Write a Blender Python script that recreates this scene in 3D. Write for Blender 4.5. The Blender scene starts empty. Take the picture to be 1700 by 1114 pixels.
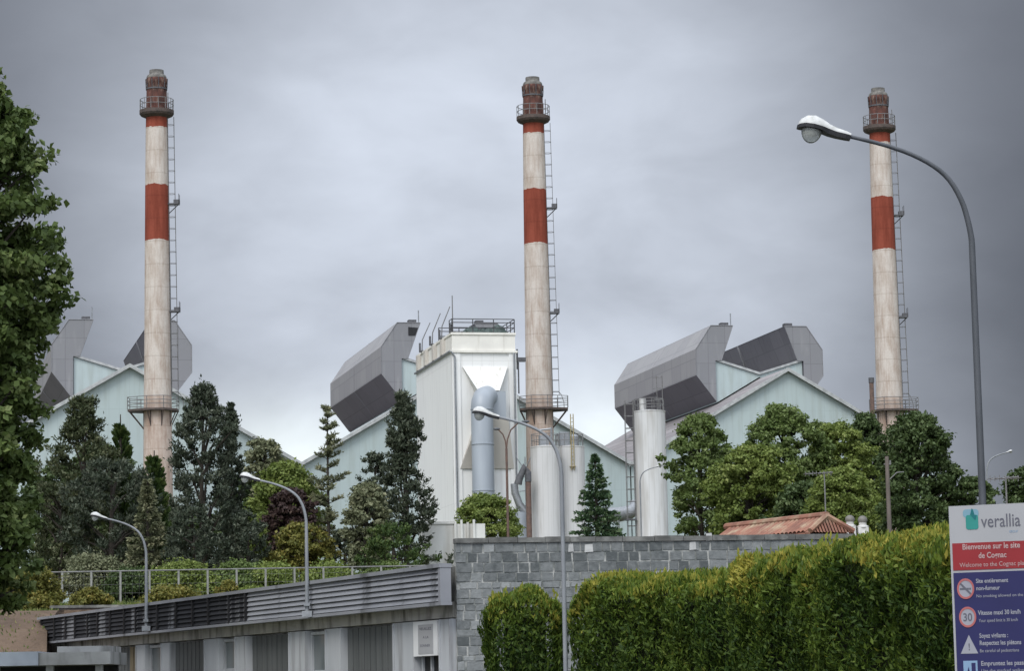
import bpy, math, random
import numpy as np
from mathutils import Vector, Matrix

# ------------------------------------------------------------------ camera, sky, sun, exposure
scene = bpy.context.scene
COL = scene.collection
F_PX = 4620.0                       # focal length in photo pixels (photo is 1700 wide)
CX, CY = 850.0, 557.0
CAM = Vector((0, 0, 1.7))
TH = math.atan(593.0 / F_PX)        # pitch
RO = 0.020                          # roll
_F = Vector((0, math.cos(TH), math.sin(TH)))
_r0 = Vector((1, 0, 0)); _u0 = Vector((0, -math.sin(TH), math.cos(TH)))
_R = _r0 * math.cos(RO) - _u0 * math.sin(RO)
_U = _u0 * math.cos(RO) + _r0 * math.sin(RO)
camd = bpy.data.cameras.new('camera'); cam = bpy.data.objects.new('camera', camd); COL.objects.link(cam)
camd.sensor_fit = 'HORIZONTAL'; camd.sensor_width = 36; camd.lens = 36 * F_PX / 1700
camd.clip_start = 0.5; camd.clip_end = 6000
m = Matrix.Identity(4)
for i in range(3):
    m[i][0] = _R[i]; m[i][1] = _U[i]; m[i][2] = -_F[i]; m[i][3] = CAM[i]
cam.matrix_world = m
scene.camera = cam
scene.view_settings.view_transform = 'Standard'
scene.view_settings.look = 'None'
scene.view_settings.exposure = 0.40
scene.view_settings.gamma = 1.0

def ray(px, py): return _F * F_PX + _R * (px - CX) + _U * (CY - py)
def P(px, py, d):
    r = ray(px, py); return CAM + r * (d / r.y)

SUN_EL, SUN_AZ = math.radians(48), math.radians(205)   # azimuth from +Y clockwise: behind and left of the camera
world = bpy.data.worlds.new("World"); scene.world = world; world.use_nodes = True
nt = world.node_tree; N = nt.nodes; L = nt.links
for n in list(N): N.remove(n)
def nd(t, **k):
    n = N.new(t)
    for a, b in k.items(): setattr(n, a, b)
    return n
out = nd('ShaderNodeOutputWorld'); bg = nd('ShaderNodeBackground'); bg.inputs['Strength'].default_value = 0.1
sky = nd('ShaderNodeTexSky', sky_type='NISHITA'); sky.sun_disc = False
sky.sun_elevation = SUN_EL; sky.sun_rotation = SUN_AZ
tc = nd('ShaderNodeTexCoord'); sep = nd('ShaderNodeSeparateXYZ'); L.new(tc.outputs['Generated'], sep.inputs[0])
def mth(op, a, b=None, clamp=False):
    n = nd('ShaderNodeMath', operation=op); n.use_clamp = clamp
    for i, v in enumerate((a, b)):
        if v is None: continue
        if isinstance(v, (int, float)): n.inputs[i].default_value = v
        else: L.new(v, n.inputs[i])
    return n.outputs[0]
X, Y, Z = sep.outputs
def gauss(cx, sx, cz, sz, p=1.0):   # a soft bright or dark area of sky around one direction
    a = mth('POWER', mth('DIVIDE', mth('SUBTRACT', X, cx), sx), 2.0)
    b = mth('POWER', mth('DIVIDE', mth('SUBTRACT', Z, cz), sz), 2.0)
    r2 = mth('ADD', a, b)
    if p != 1.0: r2 = mth('POWER', r2, p)
    return mth('EXPONENT', mth('MULTIPLY', r2, -1.0))
def noise(scale, sx, sy, sz, detail, off=0):
    mp = nd('ShaderNodeMapping'); L.new(tc.outputs['Generated'], mp.inputs[0])
    mp.inputs['Scale'].default_value = (sx, sy, sz); mp.inputs['Location'].default_value = (off, off * .7, off * .3)
    n = nd('ShaderNodeTexNoise'); n.inputs['Scale'].default_value = scale; n.inputs['Detail'].default_value = detail
    n.inputs['Roughness'].default_value = 0.5; n.inputs['Distortion'].default_value = 0.3
    L.new(mp.outputs[0], n.inputs['Vector']); return n.outputs['Fac']
n1 = noise(6.0, 1.0, 1.0, 1.9, 5, 3.4); n2 = noise(19.0, 1.0, 1.0, 1.9, 7, 7.7)
# brightness of the cloud deck, with lens corner darkening worked in
front = mth('GREATER_THAN', Y, 0.0)
b = mth('MULTIPLY', gauss(-0.012, 0.150, 0.155, 0.140, 1.5), 0.43)
strip = mth('ADD', mth('MULTIPLY', gauss(-0.080, 0.055, 0.080, 0.022), 0.42), mth('MULTIPLY', gauss(0.034, 0.030, 0.090, 0.020), 0.27))
b = mth('ADD', b, strip)
b = mth('ADD', b, mth('MULTIPLY', gauss(0.07, 0.055, 0.13, 0.06), 0.09))
b = mth('ADD', b, mth('MULTIPLY', gauss(-0.085, 0.05, 0.125, 0.055), 0.10))
b = mth('ADD', b, mth('MULTIPLY', gauss(0.155, 0.05, 0.070, 0.035), 0.11))
b = mth('SUBTRACT', b, mth('MULTIPLY', gauss(-0.075, 0.05, 0.118, 0.008), 0.05))
b = mth('MULTIPLY', b, front)
b = mth('ADD', b, 0.018)
wob = mth('ADD', mth('MULTIPLY', mth('SUBTRACT', n1, 0.5), 0.75), mth('MULTIPLY', mth('SUBTRACT', n2, 0.5), 0.62))
b = mth('MULTIPLY', b, mth('ADD', 1.0, wob))
zen = mth('MULTIPLY', mth('SMOOTH_MAX', mth('SUBTRACT', Z, 0.33), 0.0), 2.3)
back = mth('MULTIPLY', mth('MAXIMUM', mth('MULTIPLY', Y, -1.0), 0.0), 1.15)
b = mth('ADD', b, mth('ADD', zen, back))
cc = nd('ShaderNodeCombineColor')
tb = mth('MINIMUM', b, 2.2)
L.new(mth('MULTIPLY', tb, 8.9), cc.inputs[0]); L.new(mth('MULTIPLY', tb, 9.65), cc.inputs[1])
L.new(mth('SUBTRACT', mth('ADD', mth('MULTIPLY', tb, 10.9), 0.08), mth('MULTIPLY', strip, 2.2)), cc.inputs[2])
mixc = nd('ShaderNodeMix', data_type='RGBA'); mixc.inputs['Factor'].default_value = 0.98
L.new(sky.outputs[0], mixc.inputs[6]); L.new(cc.outputs[0], mixc.inputs[7])
L.new(mixc.outputs[2], bg.inputs['Color']); L.new(bg.outputs[0], out.inputs[0])

sund = bpy.data.lights.new('sun', 'SUN'); sund.energy = 1.5; sund.angle = math.radians(25); sund.color = (1, .96, .9)
sun = bpy.data.objects.new('sun', sund); COL.objects.link(sun)
sdir = Vector((math.sin(SUN_AZ) * math.cos(SUN_EL), math.cos(SUN_AZ) * math.cos(SUN_EL), math.sin(SUN_EL)))
sun.rotation_euler = sdir.to_track_quat('Z', 'Y').to_euler(); sun.location = (0, -20, 60)

# ------------------------------------------------------------------ materials
def mat(name, c1, c2=None, scale=1.0, stretch=(1, 1, 1), rough=0.8, bump=0.0, bscale=None, contrast=(0.35, 0.65),
        metal=0.0, spec=0.3, stain=None, stain_scale=1.0, stain_stretch=(1, 1, .12), stain_rng=(.52, .72), bdist=0.02):
    """two-tone noise surface with optional stains that have a shape of their own"""
    M = bpy.data.materials.new(name); M.use_nodes = True; t = M.node_tree
    bs = t.nodes['Principled BSDF']; bs.inputs['Roughness'].default_value = rough; bs.inputs['Metallic'].default_value = metal
    bs.inputs['Specular IOR Level'].default_value = spec
    co = t.nodes.new('ShaderNodeTexCoord')
    def nz(sc, st, det=6):
        mp = t.nodes.new('ShaderNodeMapping'); mp.inputs['Scale'].default_value = st; t.links.new(co.outputs['Object'], mp.inputs[0])
        n = t.nodes.new('ShaderNodeTexNoise'); n.inputs['Scale'].default_value = sc; n.inputs['Detail'].default_value = det
        t.links.new(mp.outputs[0], n.inputs['Vector']); return n.outputs['Fac']
    if c2 is None: c2 = tuple(c * .75 for c in c1)
    r = t.nodes.new('ShaderNodeValToRGB'); r.color_ramp.elements[0].position = contrast[0]; r.color_ramp.elements[1].position = contrast[1]
    r.color_ramp.elements[0].color = (*c2, 1); r.color_ramp.elements[1].color = (*c1, 1)
    t.links.new(nz(scale, stretch), r.inputs[0]); col = r.outputs[0]
    if stain:
        sr = t.nodes.new('ShaderNodeValToRGB'); sr.color_ramp.elements[0].position = stain_rng[0]; sr.color_ramp.elements[1].position = stain_rng[1]
        t.links.new(nz(stain_scale, stain_stretch, 8), sr.inputs[0])
        mx = t.nodes.new('ShaderNodeMix'); mx.data_type = 'RGBA'; t.links.new(sr.outputs[0], mx.inputs['Factor'])
        t.links.new(col, mx.inputs[6]); mx.inputs[7].default_value = (*stain, 1); col = mx.outputs[2]
    t.links.new(col, bs.inputs['Base Color'])
    if bump:
        bp = t.nodes.new('ShaderNodeBump'); bp.inputs['Strength'].default_value = bump; bp.inputs['Distance'].default_value = bdist
        t.links.new(nz(bscale or scale * 4, (1, 1, 1)), bp.inputs['Height']); t.links.new(bp.outputs[0], bs.inputs['Normal'])
    M['base'] = 1
    return M

def foliage(name, ca, cb, cc_=None, trans=0.22, rough=0.6):
    """leaf colour runs from ca to cb (and on to cc_) by the per-leaf attribute 'tint'"""
    M = bpy.data.materials.new(name); M.use_nodes = True; t = M.node_tree
    bs = t.nodes['Principled BSDF']; bs.inputs['Roughness'].default_value = rough; bs.inputs['Specular IOR Level'].default_value = .25
    a = t.nodes.new('ShaderNodeAttribute'); a.attribute_name = 'tint'
    r = t.nodes.new('ShaderNodeValToRGB'); r.color_ramp.elements[0].color = (*ca, 1); r.color_ramp.elements[1].color = (*cb, 1)
    if cc_:
        r.color_ramp.elements[1].position = .6
        e = r.color_ramp.elements.new(1.0); e.color = (*cc_, 1)
    t.links.new(a.outputs['Fac'], r.inputs[0]); t.links.new(r.outputs[0], bs.inputs['Base Color'])
    tr = t.nodes.new('ShaderNodeBsdfTranslucent'); t.links.new(r.outputs[0], tr.inputs[0])
    mx = t.nodes.new('ShaderNodeMixShader'); mx.inputs[0].default_value = trans
    t.links.new(bs.outputs[0], mx.inputs[1]); t.links.new(tr.outputs[0], mx.inputs[2])
    t.links.new(mx.outputs[0], t.nodes['Material Output'].inputs[0])
    return M

def band_mat(name, bands, grime):
    """chimney render painted in bands by height above the foot"""
    M = mat(name, (.5, .5, .5)); t = M.node_tree; bs = t.nodes['Principled BSDF']
    co = t.nodes.new('ShaderNodeTexCoord'); sp = t.nodes.new('ShaderNodeSeparateXYZ'); t.links.new(co.outputs['Object'], sp.inputs[0])
    n = t.nodes.new('ShaderNodeTexNoise'); n.inputs['Scale'].default_value = 1.6; n.inputs['Detail'].default_value = 5; t.links.new(co.outputs['Object'], n.inputs['Vector'])
    md = t.nodes.new('ShaderNodeMath'); md.operation = 'MULTIPLY_ADD'; t.links.new(n.outputs['Fac'], md.inputs[0]); md.inputs[1].default_value = .5
    t.links.new(sp.outputs[2], md.inputs[2])
    dv = t.nodes.new('ShaderNodeMath'); dv.operation = 'DIVIDE'; t.links.new(md.outputs[0], dv.inputs[0]); dv.inputs[1].default_value = 65.0
    r = t.nodes.new('ShaderNodeValToRGB'); r.color_ramp.interpolation = 'CONSTANT'
    for i, (z, c) in enumerate(bands):
        e = r.color_ramp.elements[0] if i == 0 else r.color_ramp.elements.new((z + .25) / 65.0)
        if i == 0: e.position = 0
        e.color = (*c, 1)
    while len(r.color_ramp.elements) > len(bands): r.color_ramp.elements.remove(r.color_ramp.elements[-1])
    t.links.new(dv.outputs[0], r.inputs[0])
    def layer(col, sc, st, lo, hi, tint, fac):
        mp = t.nodes.new('ShaderNodeMapping'); mp.inputs['Scale'].default_value = st; t.links.new(co.outputs['Object'], mp.inputs[0])
        q = t.nodes.new('ShaderNodeTexNoise'); q.inputs['Scale'].default_value = sc; q.inputs['Detail'].default_value = 8; q.inputs['Roughness'].default_value = .65
        t.links.new(mp.outputs[0], q.inputs['Vector'])
        rr = t.nodes.new('ShaderNodeMapRange'); rr.inputs[1].default_value = lo; rr.inputs[2].default_value = hi; rr.inputs[4].default_value = fac
        t.links.new(q.outputs['Fac'], rr.inputs[0])
        mx = t.nodes.new('ShaderNodeMix'); mx.data_type = 'RGBA'; mx.blend_type = 'MULTIPLY'
        t.links.new(rr.outputs[0], mx.inputs['Factor']); t.links.new(col, mx.inputs[6]); mx.inputs[7].default_value = (*tint, 1)
        return mx.outputs[2]
    c = layer(r.outputs[0], 1.1, (1, 1, .35), .42, .7, grime, .8)
    c = layer(c, 3.0, (1, 1, .10), .45, .65, (.62, .50, .44), .55)
    c = layer(c, 6.0, (1, 1, 1), .45, .75, (.72, .70, .68), .5)
    # pour joints of the formwork
    w = t.nodes.new('ShaderNodeMath'); w.operation = 'FRACT'; wd = t.nodes.new('ShaderNodeMath'); wd.operation = 'DIVIDE'
    t.links.new(sp.outputs[2], wd.inputs[0]); wd.inputs[1].default_value = 2.4; t.links.new(wd.outputs[0], w.inputs[0])
    g = t.nodes.new('ShaderNodeMath'); g.operation = 'LESS_THAN'; g.inputs[1].default_value = .045; t.links.new(w.outputs[0], g.inputs[0])
    gm = t.nodes.new('ShaderNodeMath'); gm.operation = 'MULTIPLY'; gm.inputs[1].default_value = .3; t.links.new(g.outputs[0], gm.inputs[0])
    mx = t.nodes.new('ShaderNodeMix'); mx.data_type = 'RGBA'; mx.blend_type = 'MULTIPLY'; t.links.new(gm.outputs[0], mx.inputs['Factor'])
    t.links.new(c, mx.inputs[6]); mx.inputs[7].default_value = (.5, .45, .4, 1)
    t.links.new(mx.outputs[2], bs.inputs['Base Color']); bs.inputs['Roughness'].default_value = .9
    return M

def panel_mat(name, c1, c2, seam, bw, bh, axes='YZ', rough=.7, seamw=.012, stain=None, off=.5, spec=.3, stain_rng=(.55, .8), metal=0):
    """sheet or slab cladding: panels of slightly different tone with thin joints"""
    M = mat(name, c1, c2, rough=rough, spec=spec, metal=metal); t = M.node_tree; bs = t.nodes['Principled BSDF']
    co = t.nodes.new('ShaderNodeTexCoord'); sp = t.nodes.new('ShaderNodeSeparateXYZ'); t.links.new(co.outputs['Object'], sp.inputs[0])
    cb = t.nodes.new('ShaderNodeCombineXYZ')
    t.links.new(sp.outputs['XYZ'.index(axes[0])], cb.inputs[0]); t.links.new(sp.outputs['XYZ'.index(axes[1])], cb.inputs[1])
    br = t.nodes.new('ShaderNodeTexBrick'); t.links.new(cb.outputs[0], br.inputs['Vector']); br.offset = off
    br.inputs['Color1'].default_value = (*c1, 1); br.inputs['Color2'].default_value = (*c2, 1); br.inputs['Mortar'].default_value = (*seam, 1)
    br.inputs['Scale'].default_value = 1; br.inputs['Mortar Size'].default_value = seamw; br.inputs['Brick Width'].default_value = bw; br.inputs['Row Height'].default_value = bh
    mp = t.nodes.new('ShaderNodeMapping'); mp.inputs['Scale'].default_value = (1, 1, .15); t.links.new(co.outputs['Object'], mp.inputs[0])
    n = t.nodes.new('ShaderNodeTexNoise'); n.inputs['Scale'].default_value = 1.4; n.inputs['Detail'].default_value = 8; t.links.new(mp.outputs[0], n.inputs['Vector'])
    r = t.nodes.new('ShaderNodeMapRange'); r.inputs[1].default_value = stain_rng[0]; r.inputs[2].default_value = stain_rng[1]; r.inputs[4].default_value = .8; t.links.new(n.outputs['Fac'], r.inputs[0])
    mx = t.nodes.new('ShaderNodeMix'); mx.data_type = 'RGBA'; t.links.new(r.outputs[0], mx.inputs['Factor']); t.links.new(br.outputs['Color'], mx.inputs[6])
    s = stain or tuple(c * .7 for c in c2); mx.inputs[7].default_value = (*s, 1)
    t.links.new(mx.outputs[2], bs.inputs['Base Color'])
    return M

def tint_mat(name, ca, cb, rough=.9, bump=.4, bscale=25):
    M = mat(name, ca, cb, bump=bump, bscale=bscale, rough=rough); t = M.node_tree; bs = t.nodes['Principled BSDF']
    a = t.nodes.new('ShaderNodeAttribute'); a.attribute_name = 'tint'
    co = t.nodes.new('ShaderNodeTexCoord'); n = t.nodes.new('ShaderNodeTexNoise'); n.inputs['Scale'].default_value = 9; n.inputs['Detail'].default_value = 8
    t.links.new(co.outputs['Object'], n.inputs['Vector'])
    ad = t.nodes.new('ShaderNodeMath'); ad.operation = 'MULTIPLY_ADD'; t.links.new(n.outputs['Fac'], ad.inputs[0]); ad.inputs[1].default_value = 1.1
    sb = t.nodes.new('ShaderNodeMath'); sb.operation = 'SUBTRACT'; t.links.new(a.outputs['Fac'], sb.inputs[0]); sb.inputs[1].default_value = .55
    t.links.new(sb.outputs[0], ad.inputs[2])
    r = t.nodes.new('ShaderNodeValToRGB'); r.color_ramp.elements[0].color = (*cb, 1); r.color_ramp.elements[1].color = (*ca, 1)
    t.links.new(ad.outputs[0], r.inputs[0]); t.links.new(r.outputs[0], bs.inputs['Base Color'])
    return M

M = {}
M['gable'] = panel_mat('pale_turquoise_cladding', (.375, .44, .435), (.36, .42, .42), (.32, .375, .375), 1.1, 9, 'XZ', off=0, seamw=.02, stain=(.31, .355, .335), stain_rng=(.48, .74))
M['fascia'] = mat('weathered_fascia', (.42, .43, .42), (.28, .29, .29), 1.5, rough=.6)
M['roofing'] = panel_mat('grey_brown_roof_sheet', (.27, .25, .25), (.20, .185, .185), (.12, .11, .11), 30, 1.6, 'YX', off=0, seamw=.06, stain=(.33, .31, .30))
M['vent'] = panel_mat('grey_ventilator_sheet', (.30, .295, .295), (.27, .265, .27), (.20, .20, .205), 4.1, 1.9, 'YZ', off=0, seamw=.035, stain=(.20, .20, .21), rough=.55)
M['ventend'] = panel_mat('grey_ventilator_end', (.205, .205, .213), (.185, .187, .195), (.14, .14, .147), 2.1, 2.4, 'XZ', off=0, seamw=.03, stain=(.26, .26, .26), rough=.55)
M['ventshade'] = panel_mat('shaded_ventilator_underside', (.155, .15, .165), (.13, .125, .14), (.09, .09, .10), 4.1, 1.9, 'YZ', off=0, seamw=.03, rough=.6)  # darker copy of the ventilator sheet, shade put into its colour
M['cream'] = mat('stained_cream_render', (.70, .68, .62), (.62, .60, .55), .6, rough=.85, stain=(.42, .39, .33), stain_scale=2.2, stain_stretch=(1, 1, .10), stain_rng=(.55, .85))
M['whitewall'] = panel_mat('off_white_cladding', (.72, .72, .70), (.69, .69, .675), (.62, .62, .60), 2.1, 14, 'YZ', off=0, seamw=.03, stain=(.55, .54, .52))
M['whitefront'] = panel_mat('off_white_front_cladding', (.70, .70, .68), (.67, .67, .65), (.60, .60, .58), 2.1, 14, 'XZ', off=0, seamw=.03, stain=(.52, .50, .48))
M['hood'] = mat('white_streaked_hood', (.67, .67, .65), (.60, .59, .55), .8, rough=.7, stain=(.42, .37, .28), stain_scale=3, stain_stretch=(1, 1, .05), stain_rng=(.54, .78))
M['beige'] = mat('beige_hood', (.50, .47, .42), (.45, .42, .38), .6, rough=.8)
M['duct'] = mat('blue_grey_duct', (.29, .32, .35), (.24, .265, .295), .7, stretch=(1, 1, .2), rough=.45, spec=.5)
M['steel'] = mat('galvanised_steel', (.30, .31, .32), (.22, .23, .24), 6, rough=.45, metal=.5)
M['darksteel'] = mat('dark_steel', (.10, .10, .105), (.06, .06, .065), 5, rough=.6)
M['rustpipe'] = mat('rusty_pipe', (.15, .095, .075), (.10, .07, .06), 4, rough=.85)
M['greytube'] = mat('painted_grey_tube', (.085, .09, .10), (.06, .065, .072), 5, stretch=(1, 1, .3), rough=.5)
M['paletube'] = mat('galvanised_tube', (.24, .25, .26), (.17, .18, .19), 5, stretch=(1, 1, .3), rough=.5)
M['lampwhite'] = mat('white_lamp_housing', (.56, .56, .54), (.44, .44, .42), 9, rough=.4, stain=(.34, .34, .31), stain_scale=14, stain_stretch=(1, 1, 1))
M['black'] = mat('black_plastic', (.02, .02, .022), (.012, .012, .013), 5, rough=.5)
M['silo'] = panel_mat('white_silo_sheet', (.52, .52, .51), (.48, .48, .475), (.38, .37, .36), .45, 30, 'XZ', off=0, seamw=.015, stain=(.36, .345, .32), stain_rng=(.42, .64))
M['silodull'] = panel_mat('off_white_silo_sheet', (.50, .495, .485), (.47, .465, .455), (.39, .38, .37), .45, 30, 'XZ', off=0, seamw=.015, stain=(.32, .31, .29), stain_rng=(.46, .72))
M['tarp'] = mat('dark_green_tarpaulin', (.06, .085, .075), (.035, .05, .045), 1.5, rough=.6)
M['yellow'] = mat('faded_yellow_paint', (.36, .29, .15), (.28, .24, .14), 5)
M['slab'] = mat('pale_concrete', (.38, .38, .37), (.29, .29, .28), 1.8, rough=.9, bump=.3, stain=(.14, .14, .13), stain_scale=2.4, stain_stretch=(1, 1, .25), stain_rng=(.5, .72))
M['lintel'] = mat('streaked_lintel_concrete', (.44, .42, .38), (.32, .31, .28), 1.8, rough=.9, bump=.3, stain=(.10, .095, .08), stain_scale=3.5, stain_stretch=(1, 1, .3), stain_rng=(.48, .7))
M['pilaster'] = mat('grey_painted_pilaster', (.42, .43, .44), (.35, .36, .37), 1.2, stretch=(1, 1, .3), rough=.75, stain=(.24, .24, .24), stain_scale=5, stain_stretch=(1, 1, .1))
M['bluepanel'] = mat('pale_blue_canopy_edge', (.36, .40, .45), (.28, .31, .35), 2, rough=.7)
M['shutter'] = mat('dark_grey_shutter', (.115, .12, .118), (.085, .09, .088), 2.2, stretch=(3, 3, .12), rough=.6)
M['glass'] = mat('grey_window_pane', (.16, .18, .18), (.10, .11, .11), 1.3, stretch=(1, 1, .4), rough=.12, spec=.6)
M['brownpanel'] = mat('ochre_panel', (.20, .16, .10), (.14, .115, .075), 3, stretch=(1, 1, .2))
M['louvre'] = mat('grey_louvre_paint', (.25, .255, .27), (.20, .205, .22), 1.2, rough=.5, spec=.4, stain=(.05, .05, .05), stain_scale=1.4, stain_stretch=(1, 1, .15), stain_rng=(.60, .72))
M['louvredirty'] = mat('blackened_louvre_paint', (.15, .15, .155), (.08, .082, .085), 1.6, rough=.7, stain=(.018, .018, .02), stain_scale=1.5, stain_stretch=(1, 1, .08), stain_rng=(.42, .47))
M['block'] = tint_mat('grey_green_concrete_block', (.27, .28, .275), (.080, .088, .088))
M['mortar'] = mat('pale_mortar', (.40, .40, .375), (.16, .17, .16), 3.5, rough=.95, bump=.5, contrast=(.42, .6))
M['coping'] = mat('mossy_coping', (.15, .15, .14), (.08, .08, .075), 4, rough=.95, bump=.5, stain=(.25, .25, .23), stain_scale=3, stain_stretch=(1, 1, 1))
M['brownwall'] = mat('brown_grey_render', (.095, .080, .075), (.065, .056, .052), 1.5, rough=.95, stain=(.06, .055, .05), stain_scale=2.5, stain_stretch=(1, 1, .3))
M['tank'] = mat('white_stained_concrete', (.62, .62, .59), (.54, .54, .51), 1.0, rough=.9, stain=(.36, .34, .30), stain_scale=1.8, stain_stretch=(1, 1, .12), stain_rng=(.5, .8))
M['plate'] = mat('white_plaster_patch', (.48, .48, .46), (.34, .34, .33), 6)
M['tile'] = mat('terracotta_roof_tile', (.27, .125, .085), (.18, .088, .064), 2.2, rough=.9, stain=(.33, .25, .17), stain_scale=1.6, stain_stretch=(1, 1, 1), stain_rng=(.5, .7))
M['plaster'] = mat('pale_house_render', (.55, .50, .43), (.45, .41, .35), 1)
M['potwhite'] = mat('white_chimney_render', (.66, .65, .63), (.40, .39, .36), 3.5)
M['bark'] = mat('bark', (.060, .050, .040), (.032, .027, .022), 6, stretch=(1, 1, .25), rough=.95, bump=.6)
M['wood'] = mat('weathered_timber_pole', (.15, .125, .11), (.10, .085, .075), 5, stretch=(1, 1, .2), rough=.9)
M['signwhite'] = mat('white_sign_face', (.34, .34, .345), (.31, .31, .315), 1.5, rough=.5)  # white held down to carry lens darkening near the frame corner
M['signred'] = mat('red_sign_band', (.25, .020, .024), (.22, .018, .021), 1.5, rough=.5)
M['signblue'] = mat('navy_sign_face', (.020, .020, .085), (.017, .017, .072), 1.5, rough=.5)
M['lettergrey'] = mat('grey_lettering', (.11, .11, .13), (.10, .10, .12), 2)
M['letterpale'] = mat('pale_lettering', (.29, .29, .32), (.26, .26, .29), 2)
M['letterpink'] = mat('pale_pink_lettering', (.40, .28, .27), (.36, .25, .24), 2)
M['teal'] = mat('teal_print', (.035, .24, .21), (.03, .21, .18), 2)
M['palecyan'] = mat('pale_cyan_print', (.17, .30, .36), (.16, .28, .34), 2)
M['deepteal'] = mat('deep_teal_print', (.015, .13, .14), (.013, .12, .13), 2)
M['lightblue'] = mat('light_blue_print', (.20, .30, .42), (.18, .28, .40), 2)
M['symred'] = mat('faded_red_ring', (.38, .12, .11), (.34, .10, .10), 2)
M['noticepaper'] = mat('white_notice_board', (.66, .66, .65), (.58, .58, .57), 2, rough=.5)

g = bpy.data.materials.new('lamp_glass'); g.use_nodes = True
gb = g.node_tree.nodes['Principled BSDF']; gb.inputs['Base Color'].default_value = (.55, .57, .53, 1); gb.inputs['Roughness'].default_value = .08
gb.inputs['Transmission Weight'].default_value = .55; gb.inputs['IOR'].default_value = 1.25
M['lampglass'] = g
M['f_big'] = foliage('leaf_maple', (.035, .062, .014), (.095, .135, .035), (.22, .26, .10), .25)
M['f_dec'] = foliage('leaf_broad', (.050, .082, .018), (.125, .172, .048), (.25, .30, .13), .28)
M['f_decy'] = foliage('leaf_broad_yellowish', (.070, .105, .020), (.165, .21, .048), (.28, .31, .10), .28)
M['f_decd'] = foliage('leaf_broad_dark', (.027, .047, .014), (.064, .096, .030), (.15, .19, .08), .25)
M['f_pine'] = foliage('needle_dark', (.022, .032, .018), (.052, .066, .040), (.14, .155, .105), .1)
M['f_bluepine'] = foliage('needle_blue', (.018, .028, .016), (.050, .064, .040), (.135, .148, .105), .1)
M['f_yew'] = foliage('needle_yew', (.022, .048, .014), (.055, .090, .022), (.10, .13, .035), .12)
M['f_mixed'] = foliage('needle_olive_dark', (.020, .030, .012), (.058, .072, .030), (.16, .165, .09), .12)
M['f_spruce'] = foliage('needle_spruce', (.025, .058, .028), (.065, .115, .050), (.13, .18, .085), .1)
M['f_olive'] = foliage('leaf_olive', (.085, .10, .050), (.17, .18, .10), (.28, .27, .16), .2)
M['f_purple'] = foliage('leaf_purple', (.024, .015, .014), (.052, .030, .026), (.09, .065, .045), .15)
M['f_hedge'] = foliage('thuja_spray', (.026, .055, .008), (.125, .182, .024), (.34, .30, .05), .34)
M['f_shrub'] = foliage('leaf_shrub_yellow', (.07, .085, .02), (.17, .16, .035), (.30, .23, .06), .25)
M['f_grass'] = foliage('grass_blade', (.05, .085, .02), (.12, .16, .04), (.25, .23, .09), .25)
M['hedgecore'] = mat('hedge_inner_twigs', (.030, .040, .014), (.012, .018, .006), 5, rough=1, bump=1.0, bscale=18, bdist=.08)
for k, (lo, hi) in {'chim': ((.42, .38, .35), (.36, .32, .29))}.items(): pass
RED = (.235, .055, .032); WHITE = (.52, .47, .42); RUST = (.125, .055, .04); PINK = (.47, .39, .335)
M['chim'] = band_mat('banded_chimney_render', [(0, PINK), (27, WHITE), (43.3, RED), (49.2, WHITE), (55.2, RED), (56.6, RUST)], (.66, .58, .52))
M['collar'] = mat('weathered_chimney_cap', (.20, .19, .17), (.09, .085, .08), 2.4, rough=.95, bump=.5)
M['soot'] = mat('sooted_rusty_concrete', (.125, .052, .040), (.050, .028, .024), 2.0, stretch=(1, 1, .4), rough=.95, stain=(.20, .14, .11), stain_scale=3, stain_stretch=(1, 1, .4))
M['platform'] = mat('dark_platform_steel', (.10, .075, .065), (.06, .05, .045), 3, rough=.85)
M['rail'] = mat('grey_handrail', (.19, .19, .19), (.13, .125, .12), 4, rough=.6)

# ------------------------------------------------------------------ object helpers
WL = {}     # world matrix of every thing and part
def tag(o, label=None, cat=None, group=None, kind=None):
    if label: o['label'] = label
    if cat: o['category'] = cat
    if group: o['group'] = group
    if kind: o['kind'] = kind
    return o
def thing(name, loc, label, cat, rz=0.0, group=None):
    o = bpy.data.objects.new(name, None); COL.objects.link(o); o.empty_display_size = .5
    o.location = loc; o.rotation_euler = (0, 0, rz)
    WL[o.name] = Matrix.Translation(Vector(loc)) @ Matrix.Rotation(rz, 4, 'Z')
    return tag(o, label, cat, group)
def copy_tree(o, parent=None):
    c = o.copy(); COL.objects.link(c)
    if parent: c.parent = parent
    for ch in [k for k in o.children]: copy_tree(ch, c)
    return c

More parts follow.
